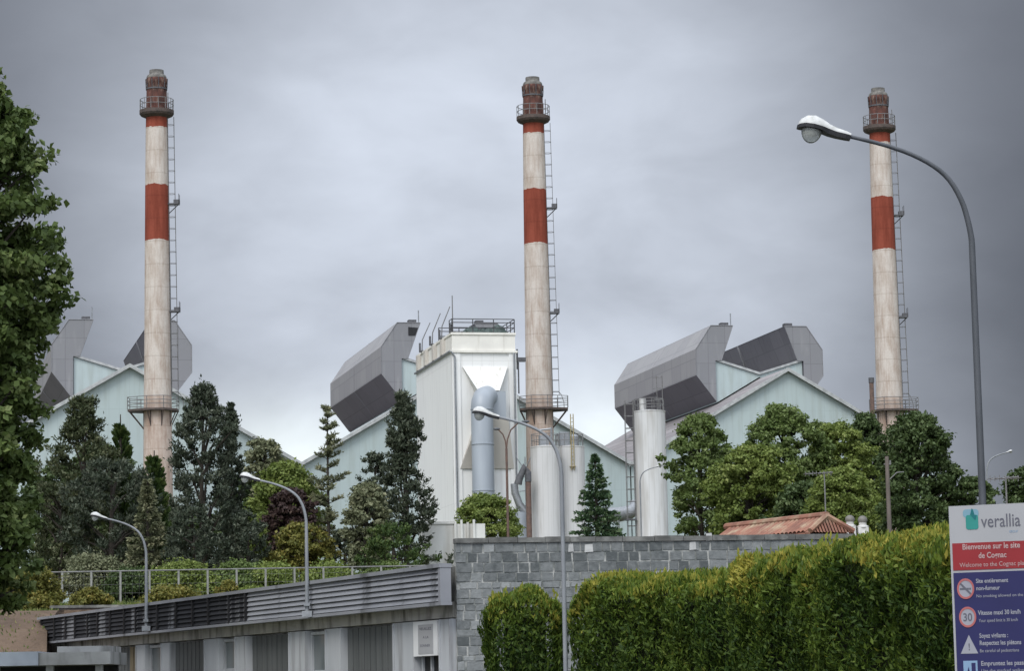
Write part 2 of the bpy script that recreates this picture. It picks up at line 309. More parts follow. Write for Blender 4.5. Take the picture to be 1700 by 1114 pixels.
class MB:
    def __init__(s): s.v = []; s.f = []; s.t = []
    def add(s, vs, fs, tint=0.5):
        b = len(s.v); s.v += [tuple(v) for v in vs]
        for f in fs: s.f.append(tuple(i + b for i in f)); s.t.append(tint)
        return s
    def box(s, x0, x1, y0, y1, z0, z1, tint=.5):
        v = [(x, y, z) for z in (z0, z1) for y in (y0, y1) for x in (x0, x1)]
        return s.add(v, [(0, 2, 3, 1), (4, 5, 7, 6), (0, 1, 5, 4), (2, 6, 7, 3), (0, 4, 6, 2), (1, 3, 7, 5)], tint)
    def prism(s, poly, ext, tint=.5):
        """poly: list of 3D points, ext: vector"""
        n = len(poly); e = Vector(ext); a = [Vector(p) for p in poly]; b_ = [p + e for p in a]
        fs = [tuple(range(n)), tuple(range(2 * n - 1, n - 1, -1))] + [(i, i + n, (i + 1) % n + n, (i + 1) % n) for i in range(n)]
        return s.add(a + b_, fs, tint)
    def tube(s, pts, r, n=8, caps=True, tint=.5):
        pts = [Vector(p) for p in pts]; rs = r if isinstance(r, (list, tuple)) else [r] * len(pts)
        vs = []; prev = None
        for i, p in enumerate(pts):
            d = (pts[min(i + 1, len(pts) - 1)] - pts[max(i - 1, 0)]).normalized()
            if prev is None:
                a = Vector((0, 0, 1)) if abs(d.z) < .9 else Vector((1, 0, 0)); u = d.cross(a).normalized()
            else:
                u = (prev - d * prev.dot(d)).normalized()
            w = d.cross(u); prev = u
            for k in range(n):
                t = 2 * math.pi * k / n; vs.append(p + (u * math.cos(t) + w * math.sin(t)) * rs[i])
        fs = [(i * n + k, i * n + (k + 1) % n, (i + 1) * n + (k + 1) % n, (i + 1) * n + k) for i in range(len(pts) - 1) for k in range(n)]
        if caps: fs += [tuple(range(n - 1, -1, -1)), tuple((len(pts) - 1) * n + k for k in range(n))]
        return s.add(vs, fs, tint)
    def lathe(s, prof, c=(0, 0), n=32, a0=0.0, tint=.5):
        vs = []
        for r, z in prof:
            for k in range(n):
                t = a0 + 2 * math.pi * k / n; vs.append((c[0] + r * math.cos(t), c[1] + r * math.sin(t), z))
        m_ = len(prof)
        fs = [(i * n + k, i * n + (k + 1) % n, (i + 1) * n + (k + 1) % n, (i + 1) * n + k) for i in range(m_ - 1) for k in range(n)]
        fs += [tuple(range(n - 1, -1, -1)), tuple((m_ - 1) * n + k for k in range(n))]
        return s.add(vs, fs, tint)
    def ell(s, c, rx, ry, rz, M3=None, n=20, m_=12, t0=0.0, t1=math.pi):
        vs = []; c = Vector(c)
        for i in range(m_ + 1):
            t = t0 + (t1 - t0) * i / m_
            for k in range(n):
                a = 2 * math.pi * k / n; p = Vector((rx * math.sin(t) * math.cos(a), ry * math.sin(t) * math.sin(a), rz * math.cos(t)))
                vs.append(c + (M3 @ p if M3 else p))
        fs = [(i * n + k, (i + 1) * n + k, (i + 1) * n + (k + 1) % n, i * n + (k + 1) % n) for i in range(m_) for k in range(n)]
        return s.add(vs, fs)
    def build(s, name, material, parent=None, smooth=False, world=False, label=None):
        me = bpy.data.meshes.new(name)
        vs = s.v
        if world and parent is not None:
            inv = WL[parent.name].inverted(); vs = [tuple(inv @ Vector(v)) for v in vs]
        me.from_pydata(vs, [], s.f); me.update()
        at = me.attributes.new('tint', 'FLOAT', 'FACE'); at.data.foreach_set('value', s.t)
        if smooth:
            me.polygons.foreach_set('use_smooth', [True] * len(me.polygons))
            try: me.set_sharp_from_angle(angle=math.radians(40))
            except Exception: pass
        me.materials.append(material)
        o = bpy.data.objects.new(name, me); COL.objects.link(o)
        if parent is not None:
            o.parent = parent; WL[o.name] = WL[parent.name].copy()
        else: WL[o.name] = Matrix.Identity(4)
        if label: o['label'] = label
        return o

def leafmesh(name, C, D, Ln, Wd, tint, material, parent, rng, flat=None):
    """C centres, D long axes, Ln lengths, Wd widths: one rhombic leaf each"""
    n = len(C); D = D / (np.linalg.norm(D, axis=1, keepdims=True) + 1e-9)
    R = rng.normal(size=(n, 3)) if flat is None else flat + rng.normal(size=(n, 3)) * .45
    S = np.cross(D, R); S /= (np.linalg.norm(S, axis=1, keepdims=True) + 1e-9)
    Nn = np.cross(S, D)
    a = C - D * Ln[:, None] * .5; b_ = C + D * Ln[:, None] * .5
    mid = C + Nn * (Ln * .10)[:, None] - D * (Ln * .05)[:, None]
    l = mid + S * Wd[:, None] * .5; r = mid - S * Wd[:, None] * .5
    V = np.stack([a, r, b_, l], 1).reshape(-1, 3).astype(np.float32)
    me = bpy.data.meshes.new(name); me.vertices.add(4 * n); me.vertices.foreach_set('co', V.ravel())
    me.loops.add(4 * n); me.loops.foreach_set('vertex_index', np.arange(4 * n, dtype=np.int32))
    me.polygons.add(n); me.polygons.foreach_set('loop_start', np.arange(0, 4 * n, 4, dtype=np.int32)); me.polygons.foreach_set('loop_total', np.full(n, 4, dtype=np.int32))
    me.update(); at = me.attributes.new('tint', 'FLOAT', 'FACE'); at.data.foreach_set('value', np.clip(tint, 0, 1).astype(np.float32))
    me.materials.append(material)
    o = bpy.data.objects.new(name, me); COL.objects.link(o); o.parent = parent
    return o

def unit(rng, n):
    v = rng.normal(size=(n, 3)); return v / np.linalg.norm(v, axis=1, keepdims=True)

# ------------------------------------------------------------------ plants
GZ = lambda d: 4.3 if d < 85 else (5.1 if d < 150 else 6.0)
def hpx(px): return 1150 - (px - 850) * .02
def zat(px, py, d): return P(px, py, d).z

def broadleaf(px, py_top, py_bot, wpx, d, label, mtl, seed, leaf=.2, dens=1.0, shape='oval', group='broadleaf trees before the factory', name='broadleaf_tree', cat='tree', gaps=.0, base=None, skew=0.0, ymul=1.0, blobr=(.11, .21), tuft=False, part='crown'):
    rng = np.random.default_rng(seed); rd = random.Random(seed)
    top = P(px, py_top, d); bz = base if base is not None else GZ(d)
    cb = P(px, py_bot, d).z; cb = max(cb, bz + .3)
    R = wpx * d / F_PX / 2; H = top.z - cb
    t = thing(name, (top.x, d, bz), label, cat, group=group)
    z0 = cb - bz; h = H
    def prof(u):
        if shape == 'oval': return math.sin(math.pi * min(1, (u * .88 + .10))) ** .55
        if shape == 'round': return math.sqrt(max(0, 1 - (2 * u - 1) ** 2)) * .9 + .12
        if shape == 'cone': return (1 - u) ** .7 * .95 + .08
        if shape == 'column': return min(1, (1 - u) * 3 + .1) ** .6 * (.8 + .2 * math.sin(u * 9))
        if shape == 'maple': return float(np.interp(u, [0, .15, .3, .42, .56, .7, .86, .95, 1], [.72, .78, .80, .86, 1.0, .93, .76, .45, .2]))
        if shape == 'pinetop': return min(1, (1 - u) * 1.25 + .10) ** .85 * (.84 + .22 * math.sin(u * 17 + seed))
        if shape == 'pineround': return min(1, (1 - u) * 2.0 + .12) ** .7 * (.86 + .18 * math.sin(u * 13 + seed))
        if shape == 'dome': return math.sqrt(max(0, 1 - u * u)) * .95 + .05
        return 1
    nb = int((135 if tuft else 190) * dens * max(.5, (h / (2 * R + .01)) ** .6))
    cs = []; rs = []
    for i in range(nb):
        if tuft and rd.random() < .35: shj = rd.uniform(1.05, 1.32)
        else: shj = 1
        u = rd.random() ** .85; a = rd.uniform(0, 2 * math.pi); q = rd.uniform(.25, 1.0) ** .5
        rr = shj * R * prof(u) * q * rd.uniform(.78, 1.08) * (1 if shape == 'maple' else 1 + (.08 if tuft else .15) * math.sin(2 * a + seed) + .12 * math.sin(3 * a + 7 * u + seed * 2)); br = R * rd.uniform(*blobr)
        cs.append((rr * math.cos(a) + skew * u * R, rr * math.sin(a) * ymul, z0 + h * u * .97 - br * .3)); rs.append(br)
    cs = np.array(cs); rs = np.array(rs)
    if gaps > 0:
        keep = rng.random(nb) > gaps; cs = cs[keep]; rs = rs[keep]
    nb = len(cs)
    nl = int(np.clip(9.5 * float(np.mean(rs)) ** 2 / leaf ** 2 * 3.4, 40, 420))
    idx = np.repeat(np.arange(nb), nl); n = len(idx)
    dirs = unit(rng, n); dirs[:, 2] = dirs[:, 2] * .8 + .12
    rad = rs[idx] * (rng.random(n) ** .35) * np.where(rng.random(n) < (.08 if tuft else .16), rng.uniform(1.2, 1.75, n), rng.uniform(.8, 1.2, n))
    C = cs[idx] + dirs * rad[:, None] * np.array([1, 1, .78])
    # stray sprigs
    D = unit(rng, n) * .7 + dirs * .7; D[:, 2] -= .25
    Ln = leaf * rng.uniform(.65, 1.25, n); W = Ln * rng.uniform(.5, .8, n)
    if tuft:
        D[:, 2] += .75; W = Ln * rng.uniform(.28, .5, n)
        C[:, 2] += np.where(rng.random(n) < .15, rs[idx] * rng.uniform(.2, .8, n), 0)
        ou = cs[idx][:, :2] / (R + .01); C[:, 2] += (np.hypot(ou[:, 0], ou[:, 1]) * rad * dirs[:, 0] * np.sign(ou[:, 0])) * .5
    blobt = rng.uniform(.05, .75, nb)
    tint = blobt[idx] * .6 + .06 + np.abs(rng.normal(size=n)) * (.30 if tuft else .22)
    leafmesh('crown', C, D, Ln, W, tint, mtl, t, rng, flat=dirs)
    b = MB(); tr = max(.07, R * .07)
    b.tube([(0, 0, -.3), (rd.uniform(-.1, .1), 0, z0 * .5), (rd.uniform(-.1, .1) * R, 0, z0 + h * .35), (skew * .6 * R, 0, z0 + h * .85)], [tr * 1.3, tr, tr * .7, tr * .15], 8)
    for i in range(0, nb, 12 if tuft else 6):
        c = cs[i]; s0 = max(z0 * .6, c[2] - .5 * h * rd.uniform(.3, .6)); s0 = min(s0, c[2] - .1)
        b.tube([(0, 0, s0), (c[0] * .45, c[1] * .45, s0 + (c[2] - s0) * .6), tuple(c)], [tr * .45, tr * .28, tr * .08], 5, caps=False)
    b.build('trunk', M['bark'], t, smooth=True)
    return t

def conifer(px, py_top, py_bot, wpx, d, label, mtl, seed, kind='pine', needle=.2, dens=1.0, group='conifers behind the fence', base=None, widest=.3, sparse=0.0, lean=0.0, name='conifer', topw=.05):
    rng = np.random.default_rng(seed); rd = random.Random(seed)
    top = P(px, py_top, d); bz = base if base is not None else GZ(d)
    cb = max(P(px, py_bot, d).z, bz + .2)
    R = wpx * d / F_PX / 2; z0 = cb - bz; h = top.z - cb
    t = thing(name, (top.x, d, bz), label, 'tree', group=group)
    b = MB(); tr = max(.08, R * .08)
    b.tube([(0, 0, -.3), (lean * .3, 0, z0 + h * .5), (lean, 0, z0 + h)], [tr * 1.2, tr * .7, .02], 8)
    Cs = []; Ds = []; Ts = []
    if kind == 'spruce': nw = int(26 * dens * max(1, h / 6)); per = 9
    else: nw = int(30 * dens * max(1, h / 6)); per = 5
    for i in range(nw):
        u = (i + rd.random()) / nw
        for k in range(per):
            a = rd.uniform(0, 2 * math.pi)
            if kind == 'spruce': Lb = R * ((1 - u) ** .9 + topw) * rd.uniform(.75, 1.1)
            elif kind == 'yew': Lb = R * ((1 - u) ** .5 * .9 + .1) * rd.uniform(.6, 1.1)
            else:
                pr = min(1, (1 - u) / (1 - widest) + topw) if u > widest else .75 + .25 * u / widest
                Lb = R * 1.12 * pr ** .62 * rd.choice([.5, .75, .95, 1.05, 1.2])
            if rd.random() < sparse: continue
            up = {'spruce': -.25 + .5 * u, 'pine': .15 + .45 * u, 'yew': 1.4}[kind]
            z = z0 + h * u * (1 if kind != 'yew' else .9)
            bx = lean * u
            e = Vector((math.cos(a), math.sin(a), up)).normalized()
            ns = max(3, int(Lb / (needle * (.75 if kind != 'yew' else .6))))
            p0 = Vector((bx, 0, z)); end = p0 + e * Lb * (1 if kind != 'yew' else .8)
            if kind == 'spruce': end.z += Lb * .12
            if Lb > R * .25 and k < 4: b.tube([p0, end], [tr * .25 * (1 - u) + .01, .008], 4, caps=False)
            bt = rd.uniform(.1, .7)
            for q in range(ns):
                f = .22 + .78 * (q + rd.random()) / ns
                p = p0.lerp(end, f); w = needle * (1.1 if kind != 'yew' else .7) * (1.15 - .5 * f if kind == 'spruce' else 1)
                m_ = 9 if kind == 'spruce' else 14
                for _ in range(m_):
                    dr = unit1(rd)
                    if kind == 'pine': dr = Vector((dr.x, dr.y, abs(dr.z) * .9 + .15))
                    if kind == 'spruce': dr = (dr * .6 + e * .8 + Vector((0, 0, -.15)))
                    if kind == 'yew': dr = dr * .35 + e
                    dr.normalize()
                    Cs.append(p + dr * w * rd.uniform(.3, 1.0)); Ds.append(dr); Ts.append(bt + rd.gauss(0, .14) + .25 * (f > .8))
    n = len(Cs); C = np.array([tuple(c) for c in Cs]); D = np.array([tuple(c) for c in Ds])
    Ln = needle * rng.uniform(.6, 1.2, n); W = Ln * rng.uniform(.28, .48, n)
    leafmesh('crown', C, D, Ln, W, np.array(Ts), mtl, t, rng)
    b.build('trunk', M['bark'], t, smooth=True)
    return t
def unit1(rd):
    while True:
        v = Vector((rd.uniform(-1, 1), rd.uniform(-1, 1), rd.uniform(-1, 1)))
        if .05 < v.length < 1: return v.normalized()

def shrub(px, py_top, wpx, hpx_, d, label, mtl, seed, leaf=.12, group='shrubs along the fence', spiky=False, name='shrub', ymul=.8, base=None):
    t = broadleaf(px, py_top, py_top + hpx_, wpx, d, label, mtl, seed, leaf=leaf, dens=.5, shape='dome', group=group, name=name, cat='shrub', base=base if base is not None else P(px, py_top + hpx_, d).z - .3, ymul=ymul, blobr=(.2, .38))
    return t

# ------------------------------------------------------------------ ground
def sm(a, b, x):
    t = min(1, max(0, (x - a) / (b - a))); return t * t * (3 - 2 * t)
A_ = P(757, 1000, 50); B_ = P(88, 1050, 77)                    # the two ends of the low building's front
A2 = Vector((A_.x, A_.y, 0)); B2 = Vector((B_.x, B_.y, 0))
def ground_h(x, y):
    if y < 78.2:
        bank = 4.25 * sm(64, 79.5, y) + .25 * math.sin(x * .7) * sm(60, 70, y)
        return bank * sm(-12.78, -12.95, x)
    h = 4.25 + .75 * sm(92, 99, y) + .1 * sm(99, 104, y) + .9 * sm(140, 200, y)
    return h
xs = sorted(set(list(np.linspace(-3000, -60, 14)) + list(np.arange(-60, -16, 2.0)) + list(np.arange(-16, -13.1, .25)) + [-13, -12.95, -12.9, -12.86, -12.82, -12.78, -12.5] + list(np.arange(-11, 60, 2.0)) + list(np.linspace(60, 3000, 14))))
ys = sorted(set([-200, -60, -20, 0, 20, 40, 50] + list(np.arange(54, 100, .8)) + list(np.arange(100, 240, 6.0)) + [240, 300, 400, 600, 1000, 2000, 4500]))
def shear(x, y):
    w = 1 if -14 <= x <= -12 else (max(0, 1 - (-14 - x) / 16) if x < -14 else max(0, 1 - (x + 12) / 22))
    return x + w * .16 * min(17, max(0, 77 - y)) * (1 if y < 78.2 else 0)
b = MB(); vs = [(shear(x, y), y, ground_h(x, y)) for y in ys for x in xs]; nx = len(xs)
b.add(vs, [(j * nx + i, j * nx + i + 1, (j + 1) * nx + i + 1, (j + 1) * nx + i) for j in range(len(ys) - 1) for i in range(nx - 1)])
M['ground'] = mat('grass_and_soil', (.085, .10, .035), (.10, .085, .05), .9, rough=1, bump=.6, bscale=5, bdist=.1, contrast=(.3, .7))
M['earth'] = mat('bare_brown_earth', (.120, .082, .056), (.075, .052, .036), .55, rough=1, bump=.8, bscale=6, bdist=.12, stain=(.155, .11, .075), stain_scale=1.2, stain_stretch=(1, 1, 1), stain_rng=(.5, .75))  # brown lowered to hold the lens darkening at the left edge
go = b.build('ground', M['ground'], smooth=True); go.data.materials.append(M['earth'])
for p in go.data.polygons:
    if p.center.y < 82.5 and p.center.x < -11 and p.center.z > .5: p.material_index = 1
tag(go, kind='structure')
b = MB(); b.box(-60, 60, -20, 49.0, -.02, .004); M['asphalt'] = mat('asphalt', (.055, .055, .058), (.042, .042, .045), 2, rough=.95, bump=.4, bscale=60)
tag(b.build('road', M['asphalt']), kind='structure')

# ------------------------------------------------------------------ the three works halls
YAW = math.radians(12.6)
def make_hall():
    t = thing('factory_hall', (0, 0, 0), '', 'factory hall', YAW, 'turquoise gabled works halls')
    hw, pk, sl = 18.7, 31.6, .577         # half width, ridge height above the foot, slope
    ev = pk - hw * sl; Ld = 62
    MB().prism([(-hw + .05, 0, -1), (hw - .05, 0, -1), (hw - .05, 0, ev), (0, 0, pk), (-hw + .05, 0, ev)], (0, .4, 0)).build('gable_wall', M['gable'], t)
    for s in (-1, 1):
        b = MB(); b.prism([(0, -.55, pk + .02), (s * hw, -.55, ev + .02), (s * hw, -.55, ev + .26), (0, -.55, pk + .26)], (0, Ld + .5, 0)); b.build('roof', M['roofing'], t)
        b = MB(); b.prism([(0, -.72, pk - .12), (s * hw, -.72, ev - .12), (s * hw, -.72, ev + .32), (0, -.72, pk + .32)], (0, .16, 0)); b.build('verge_trim', M['fascia'], t)
        x0, x1 = sorted((s * (hw - .5), s * (hw - .2)))
        MB().box(x0, x1, .45, Ld - .3, -1, ev - .1).build('side_wall', M['gable'], t)
    # butterfly monitor along the ridge
    zb = -6.0
    y0, Lv = 10.0, 38.0
    cen, side = 32.3, 33.9
    MB().prism([(-5.35, y0 + .25, side), (0, y0 + .25, cen), (5.35, y0 + .25, side), (5.35, y0 + .25, pk - 5.35 * sl + .45), (0, y0 + .25, pk + .45), (-5.35, y0 + .25, pk - 5.35 * sl + .45)], (0, Lv - .5, 0)).build('monitor_wall', M['gable'], t)
    MB().prism([(-5.3, y0, side + .02), (0, y0, cen + .02), (5.3, y0, side + .02), (5.3, y0, side + .3), (0, y0, cen + .3), (-5.3, y0, side + .3)], (0, Lv, 0)).build('monitor_gutter', M['fascia'], t)
    A, B, C, D, E, F, G = (-5.9, 38.1), (-3.2, 38.1), (-4.7, 33.95), (-5.42, 33.95), (-5.42, 29.1), (-7.8, 32.2), (-7.8, 35.3)
    for s in (-1, 1):
        q = lambda p, y: (-s * p[0] * -1 if False else (p[0] if s < 0 else -p[0]), y, p[1])
        for (ya, yb) in ((y0 - .1, y0 + (18.6 if s > 0 else 19.1)), (y0 + 19.15, y0 + Lv)):
            poly = [A, B, C, D, E, F, G]
            body = MB(); n = len(poly); v = [q(p, y) for y in (ya, yb) for p in poly]
            # skins A-G, G-F, inner B-C; underside F-E; A-B top
            body.add(v, [(0, n + 0, n + 6, 6), (6, n + 6, n + 5, 5), (0, 1, n + 1, n + 0)])
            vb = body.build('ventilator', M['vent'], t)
            MB().add(v, [(1, 2, n + 2, n + 1), (2, 3, n + 3, n + 2), (3, 4, n + 4, n + 3), (4, 5, n + 5, n + 4)]).build('underside', M['ventshade'], vb)
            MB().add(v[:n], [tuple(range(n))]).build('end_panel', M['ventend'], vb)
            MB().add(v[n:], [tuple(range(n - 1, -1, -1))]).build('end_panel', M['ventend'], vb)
            e = MB()
            for p1, p2 in ((A, B), (B, C), (E, F), (F, G), (G, A)):
                e.tube([q(p1, ya - .02), q(p2, ya - .02)], .05, 5)
            e.build('edge_trim', M['ventend'], vb)
        x0, x1 = sorted((s * 3.5, s * 4.4)); MB().box(x0, x1, y0 + .6, y0 + 1.6, 38.05, 38.55).build('hatch', M['darksteel'], t)
    b = MB(); b.tube([(-3.3, y0 + .3, 38.0), (-3.3, y0 + .3, 39.6)], .07, 5); b.build('lightning_rod', M['steel'], t)
    return t
hall = make_hall()
spots = [(-41.6, 300.0, 'pale turquoise gabled works hall on the left, behind the left chimney'),
         (-5.25, 308.2, 'pale turquoise works hall in the middle, its gable mostly hidden by the cream filter tower'),
         (31.3, 316.3, 'pale turquoise gabled works hall on the right with its whole peak showing above green trees')]
for i, (x, y, lb) in enumerate(spots):
    o = hall if i == 0 else copy_tree(hall)
    o.location = (x, y, 6.0); o['label'] = lb
    if i == 1:
        v_ = [c for c in o.children if c.name.startswith('ventilator')][0]
        WL[v_.name] = Matrix.Identity(4)
        MB().prism([(-4.6, 9.85, 36.6), (-3.75, 9.85, 36.6), (-3.45, 9.85, 37.5), (-4.6, 9.85, 37.6)], (0, .04, 0)).build('opening', M['black'], v_)

# ------------------------------------------------------------------ chimneys
def ring_rail(b, r, z, h, n, a0=0, full=2 * math.pi, tr=.035):
    pts = [(r * math.cos(a0 + full * k / n), r * math.sin(a0 + full * k / n)) for k in range(n + 1)]
    for f in (.5, 1.0): b.tube([(x, y, z + h * f) for x, y in pts], tr, 5, caps=False)
    for x, y in pts[:-1] if full > 6 else pts: b.tube([(x, y, z), (x, y, z + h)], tr, 5)
def make_chimney(px, d, label, side, seed):
    base = 5.5; p = P(px, 700, d)
    t = thing('factory_chimney', (p.x, d, base), label, 'chimney', 0, 'red and white banded factory chimneys')
    rd = random.Random(seed)
    MB().lathe([(1.62, -1), (1.56, 12), (1.44, 25.8), (1.36, 32), (1.27, 43.3), (1.22, 49.2), (1.14, 55.2), (1.11, 57)], n=40).build('shaft', M['chim'], t, smooth=True)
    MB().lathe([(1.11, 57.0), (1.06, 59.0), (1.04, 60.0), (1.10, 60.1), (1.13, 60.5), (1.06, 60.62)], n=40).build('flue_head', M['soot'], t, smooth=True)
    MB().lathe([(1.0, 60.5), (1.06, 60.63), (1.03, 60.8), (.95, 60.95), (.80, 61.0), (.76, 61.1), (.74, 61.5), (.64, 61.52), (.60, 60.9)], n=32).build('flue_cap', M['collar'], t, smooth=True)
    b = MB()
    for k in range(10):
        a = 2 * math.pi * k / 10; b.tube([(1.09 * math.cos(a), 1.09 * math.sin(a), 59.5), (1.14 * math.cos(a), 1.14 * math.sin(a), 60.6)], .045, 4)
    b.lathe([(1.12, 59.4), (1.12, 59.55)], n=24)
    b.build('strap', M['darksteel'], t)
    pl = MB().lathe([(1.12, 56.4), (1.66, 56.65), (1.80, 56.85), (1.80, 57.2), (1.1, 57.25)], n=24).build('upper_platform', M['platform'], t)
    b = MB(); ring_rail(b, 1.74, 57.2, 1.15, 14); b.tube([(1.3, -1.0, 57.2), (1.3, -1.0, 58.9)], .05, 5); b.build('railing', M['rail'], pl)
    # lower platform: octagon with a bay on one side
    z = 25.6; n = 8; pts = []
    for k in range(n):
        a = math.pi / 8 + 2 * math.pi * k / n; pts.append([2.25 * math.cos(a), 2.25 * math.sin(a)])
    for q in pts:
        if q[0] * side > 1.5: q[0] = side * 3.0
    lo = MB().prism([(x, y, z) for x, y in pts], (0, 0, .22)).build('lower_platform', M['platform'], t)
    b = MB()
    for i in range(n):
        p1, p2 = Vector((*pts[i], z + .22)), Vector((*pts[(i + 1) % n], z + .22))
        for hh in (.45, .85, 1.25): b.tube([p1 + Vector((0, 0, hh)), p2 + Vector((0, 0, hh))], .035, 4, caps=False)
        m_ = max(1, int((p2 - p1).length / .9))
        for k in range(m_): q = p1.lerp(p2, k / m_); b.tube([q, q + Vector((0, 0, 1.25))], .04, 4)
    b.build('railing', M['rail'], lo)
    b = MB()
    for i in range(n):
        q = pts[i]; l = math.hypot(*q); e = (q[0] / l * 1.42, q[1] / l * 1.42)
        b.tube([(q[0] * .95, q[1] * .95, z), (e[0], e[1], z - 1.5 - .35 * (abs(q[0]) > 2.5))], .06, 4)
        b.tube([(e[0], e[1], z - 1.6), (e[0] * 1.01, e[1] * 1.01, z)], .07, 4)
    b.build('bracket', M['platform'], lo)
    # caged ladder on the right
    lx = 1.50; b = MB(); zt, zb_ = 56.5, z + 1.6
    for (xx, yy) in ((lx - .05, -.25), (lx - .05, .25)):
        b.tube([(xx, yy, zb_), (xx + (-.34), yy, zt)], .03, 4)
    k = zb_
    while k < zt:
        f = (k - zb_) / (zt - zb_); ox = -.34 * f
        b.tube([(lx - .05 + ox, -.25, k), (lx - .05 + ox, .25, k)], .02, 4, caps=False); k += .33
    b.build('ladder', M['rail'], t)
    b = MB(); k = zb_ + .4
    for yy in (-.12, .12): b.tube([(lx + .62, yy, zb_), (lx + .28, yy, zt)], .026, 4)
    while k < zt:
        f = (k - zb_) / (zt - zb_); ox = -.34 * f
        b.tube([(lx + ox, -.3, k), (lx + .35 + ox, -.34, k), (lx + .64 + ox, -.14, k), (lx + .64 + ox, .14, k), (lx + .35 + ox, .34, k), (lx + ox, .3, k)], .026, 4, caps=False)
        rsh = 1.42 - (k - 26) * .0095
        b.tube([(rsh - .02, 0, k), (lx + ox, 0, k)], .03, 4); k += 1.22
    b.build('ladder_cage', M['rail'], t)
    for zz in (35.9, 47.2):
        b = MB(); b.box(1.1, 2.25, -.4, .4, zz, zz + .12); b.box(1.75, 2.35, -.35, .35, zz + .12, zz + .5)
        b.tube([(1.25, 0, zz - .9), (2.2, 0, zz)], .05, 4)
        for yy in (-.38, .38): b.tube([(2.3, yy, zz), (2.3, yy, zz + 1.1)], .03, 4)
        b.build('rest_platform', M['darksteel'], t)
    # curved exit rail at the foot of the cage
    b = MB(); b.tube([(2.1, .3, zb_ + .4), (2.35, .3, zb_ + .1), (2.6, .3, zb_ - .7), (2.62, .3, z + .2)], .035, 4); b.build('exit_rail', M['rail'], t)
    return t
make_chimney(262, 285, 'tall red and white banded chimney furthest left, its bay platform jutting to the left', -1, 1)
make_chimney(896, 292, 'tall red and white banded chimney in the middle beside the cream filter tower', 1, 2)
make_chimney(1478, 301, 'tall red and white banded chimney on the right, rising behind the curved street lamp', 1, 3)

# slim rusty stack and its sleeve beside the right chimney
p = P(1449, 700, 296); t = thing('vent_stack', (p.x, p.y, 6), 'slim rust-brown stack just left of the right chimney', 'stack')
zt = P(1447, 628, 296).z - 6; MB().tube([(0, 0, -.5), (0, 0, zt)], .24, 12).build('flue', M['rustpipe'], t, smooth=True)
MB().lathe([(.30, zt - .5), (.30, zt + .05), (.2, zt + .06)], n=14).build('rim', M['darksteel'], t)
MB().lathe([(.36, -.5), (.36, zt - 4.2), (.26, zt - 4.0)], n=14).build('sleeve', M['steel'], t)

# ------------------------------------------------------------------ cream filter tower
d = 270.0; c0 = P(750, 590, d)
t = thing('filter_tower', (c0.x, c0.y, 6.0), 'tall cream and white filter tower with a fat grey duct down its front', 'tower', YAW)
W, DP = 6.45, 19.0; ZT = 30.8; ZL = 28.9
b = MB(); b.box(0, W, .35, DP, -1, ZL); b.build('side_wall', M['whitewall'], t)
b = MB(); b.box(0, .85, 0, .35, 10.5, ZL - .1); b.box(W - .75, W, 0, .35, 10.5, ZL - .1); b.box(.85, W - .75, .12, .349, 10.5, ZL - .1); b.build('front_wall', M['whitefront'], t)
b = MB(); b.box(-.02, W + .02, -.02, .345, -1, 10.5); b.build('lower_front_wall', M['cream'], t)
b = MB(); b.box(-.12, W + .12, -.12, .6, ZL - .1, ZL + .12); b.build('ledge', M['cream'], t)
b = MB(); b.box(.06, W - .06, .1, DP - .4, ZL + .1, ZT); b.box(-.02, W + .02, 0, DP - .2, ZT - .22, ZT); b.build('parapet', M['cream'], t)
for yy in (3.6, 8.0, 12.4, 16.6): MB().box(-.30, .05, yy, yy + .9, ZL + .1, ZT - .25).build('parapet_pier', M['beige'], t)
b = MB(); b.tube([(-.14, 0, ZL + .02), (-.14, DP, ZL + .02)], .12, 6); b.tube([(-.12, -.14, ZL), (.25, -.16, ZL - .5), (.28, -.16, 3)], .10, 6); b.tube([(W - .25, -.16, ZL - .1), (W - .25, -.16, 3)], .10, 6); b.build('drainpipe', M['steel'], t)
# upper hood: slopes outward as it narrows downward
def hood(zt, zb, xa, xb, xc, xd, yt, yb, mtl, name):
    v = [(xa, yt, zt), (xb, yt, zt), (xd, yb, zb), (xc, yb, zb), (xa, .2, zt), (xb, .2, zt), (xd, .2, zb), (xc, .2, zb)]
    MB().add(v, [(0, 3, 2, 1), (0, 4, 7, 3), (1, 2, 6, 5), (0, 1, 5, 4), (3, 7, 6, 2), (4, 5, 6, 7)]).build(name, mtl, t)
hood(27.4, 24.9, 1.05, 5.55, 2.25, 4.4, -.05, -1.5, M['hood'], 'inlet_hood')
hood(22.2, 17.4, 2.3, 5.2, .65, 6.0, -1.5, -.06, M['beige'], 'outlet_hood')
MB().box(3.4, 5.0, -1.45, .2, 22.25, 24.85).build('inlet_box', M['duct'], t)
dx, dy = 2.45, -2.2
b = MB(); b.tube([(dx, dy, -.5), (dx, dy, 23.2), (dx + .10, dy + .15, 23.7), (dx + .35, dy + .55, 24.15), (dx + .75, dy + 1.1, 24.35), (dx + 1.1, dy + 1.9, 24.35)], [1.08, 1.08, 1.10, 1.10, 1.06, 1.02], 28)
b.build('duct', M['duct'], t, smooth=True)
for zz in (6, 10.5, 15, 19.5, 22.9): MB().lathe([(1.08, zz), (1.13, zz + .02), (1.13, zz + .12), (1.08, zz + .14)], (dx, dy), 28).build('duct_flange', M['duct'], t)
b = MB(); zr = ZT
